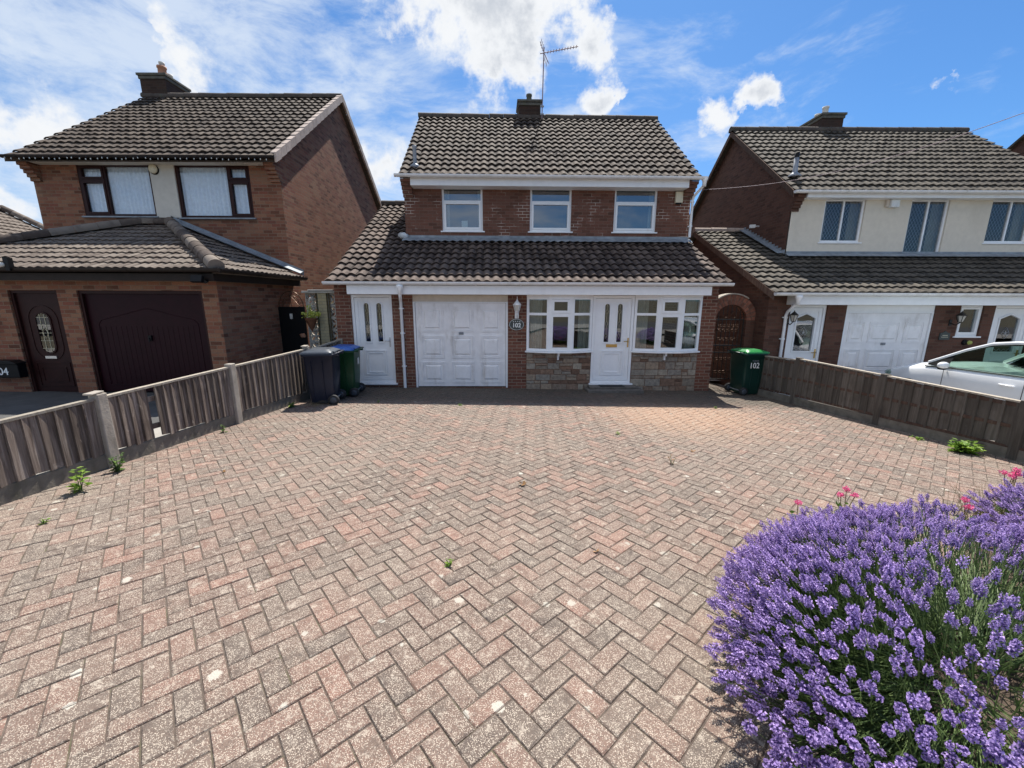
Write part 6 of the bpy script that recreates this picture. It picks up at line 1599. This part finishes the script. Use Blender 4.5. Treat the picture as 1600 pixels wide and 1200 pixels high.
lavender(2.45, .62, .80, .60, .42, 1050, 'nearest lavender bush with larger flower heads, cut off by the bottom edge', 2, lambda x, y, r: r < (.25 if x < 2.05 and y > .9 else .8), nleaf=9000)
lavender(4.08, 2.22, .84, .68, .44, 1700, 'lavender bush furthest right, beside the pink flowers', 3, nleaf=8000)
# dry twigs between the bushes
dr = thing('dry_twigs', (2.95, 1.75, G(2.9, 1.7)), 'dry straw coloured twigs in the gap between the lavender bushes', 'twigs'); rs = random.Random(8); mb = MB()
for k in range(420):
    x, y = 2.95+rs.gauss(0, .22), 1.70+rs.gauss(0, .30); z = G(x, y)+rs.uniform(.03, .24); a = rs.uniform(0, 6.28); L = rs.uniform(.05, .16)
    mb.tube([(x, y, z), (x+L*math.cos(a), y+L*math.sin(a), z+rs.uniform(-.02, .06))], .0014, 3, caps=False)
mb.build('stems', 'stem_dry', dr)
mb = MB(); leaf_cloud(mb, (2.95, 1.7, G(2.9, 1.7)+.10), (.40, .45, .12), 1600, .035, rs); mb.build('leaves', 'leaf_weed', dr)
# pink flowers
def pink(x, y, ztop, n, lab, seed):
    rs = random.Random(seed); z = G(x, y); t_ = thing('pink_flower', (x, y, z), lab, 'flower', 'pink flowers behind the lavender'); st = MB(); hd = MB(); lv = MB()
    for k in range(n):
        tx, ty, tz = x+rs.uniform(-.07, .07)*(n > 1), y+rs.uniform(-.05, .05)*(n > 1), ztop-rs.uniform(0, .07)*(k > 0)
        st.tube([(x, y, z), ((x+tx)/2+.01, y, (z+tz)/2), (tx, ty, tz)], .0028, 4)
        leaf_cloud(hd, (tx, ty, tz+.01), (.026, .026, .016), 90, .016, rs, .8)
        leaf_cloud(lv, ((x+tx)/2, ty, (z+tz)/2), (.03, .03, .14), 14, .05, rs, .6)
    st.build('stem', 'stem_dry', t_); hd.build('petals', 'petal_pink', t_); lv.build('leaves', 'leaf_weed', t_)
pink(2.15, 2.75, .60, 1, 'single bright pink flower at the left end of the lavender top edge', 1)
pink(2.56, 2.85, .64, 3, 'cluster of pink flowers above the middle of the lavender', 2)
pink(3.50, 2.80, .60, 2, 'coral pink flower between the two lavender bushes', 3)
pink(4.20, 3.12, .72, 5, 'tall pink flowers with dry leaves at the right edge', 4)
dg = thing('dry_grass', (4.15, 3.2, G(4.1, 3.2)), 'dry yellow grasses below the tall pink flowers at the right edge', 'grass'); rs = random.Random(18); mb = MB()
for k in range(120):
    x, y = 4.15+rs.gauss(0, .14), 3.18+rs.gauss(0, .07); z = G(x, y); a = rs.uniform(0, 6.28); L = rs.uniform(.1, .32)
    mb.tube([(x, y, z), (x+.2*L*math.cos(a), y+.2*L*math.sin(a), z+L*.6), (x+.6*L*math.cos(a), y+.6*L*math.sin(a), z+L)], [.002, .0015, .001], 3, caps=False)
mb.build('stems', 'stem_dry', dg)
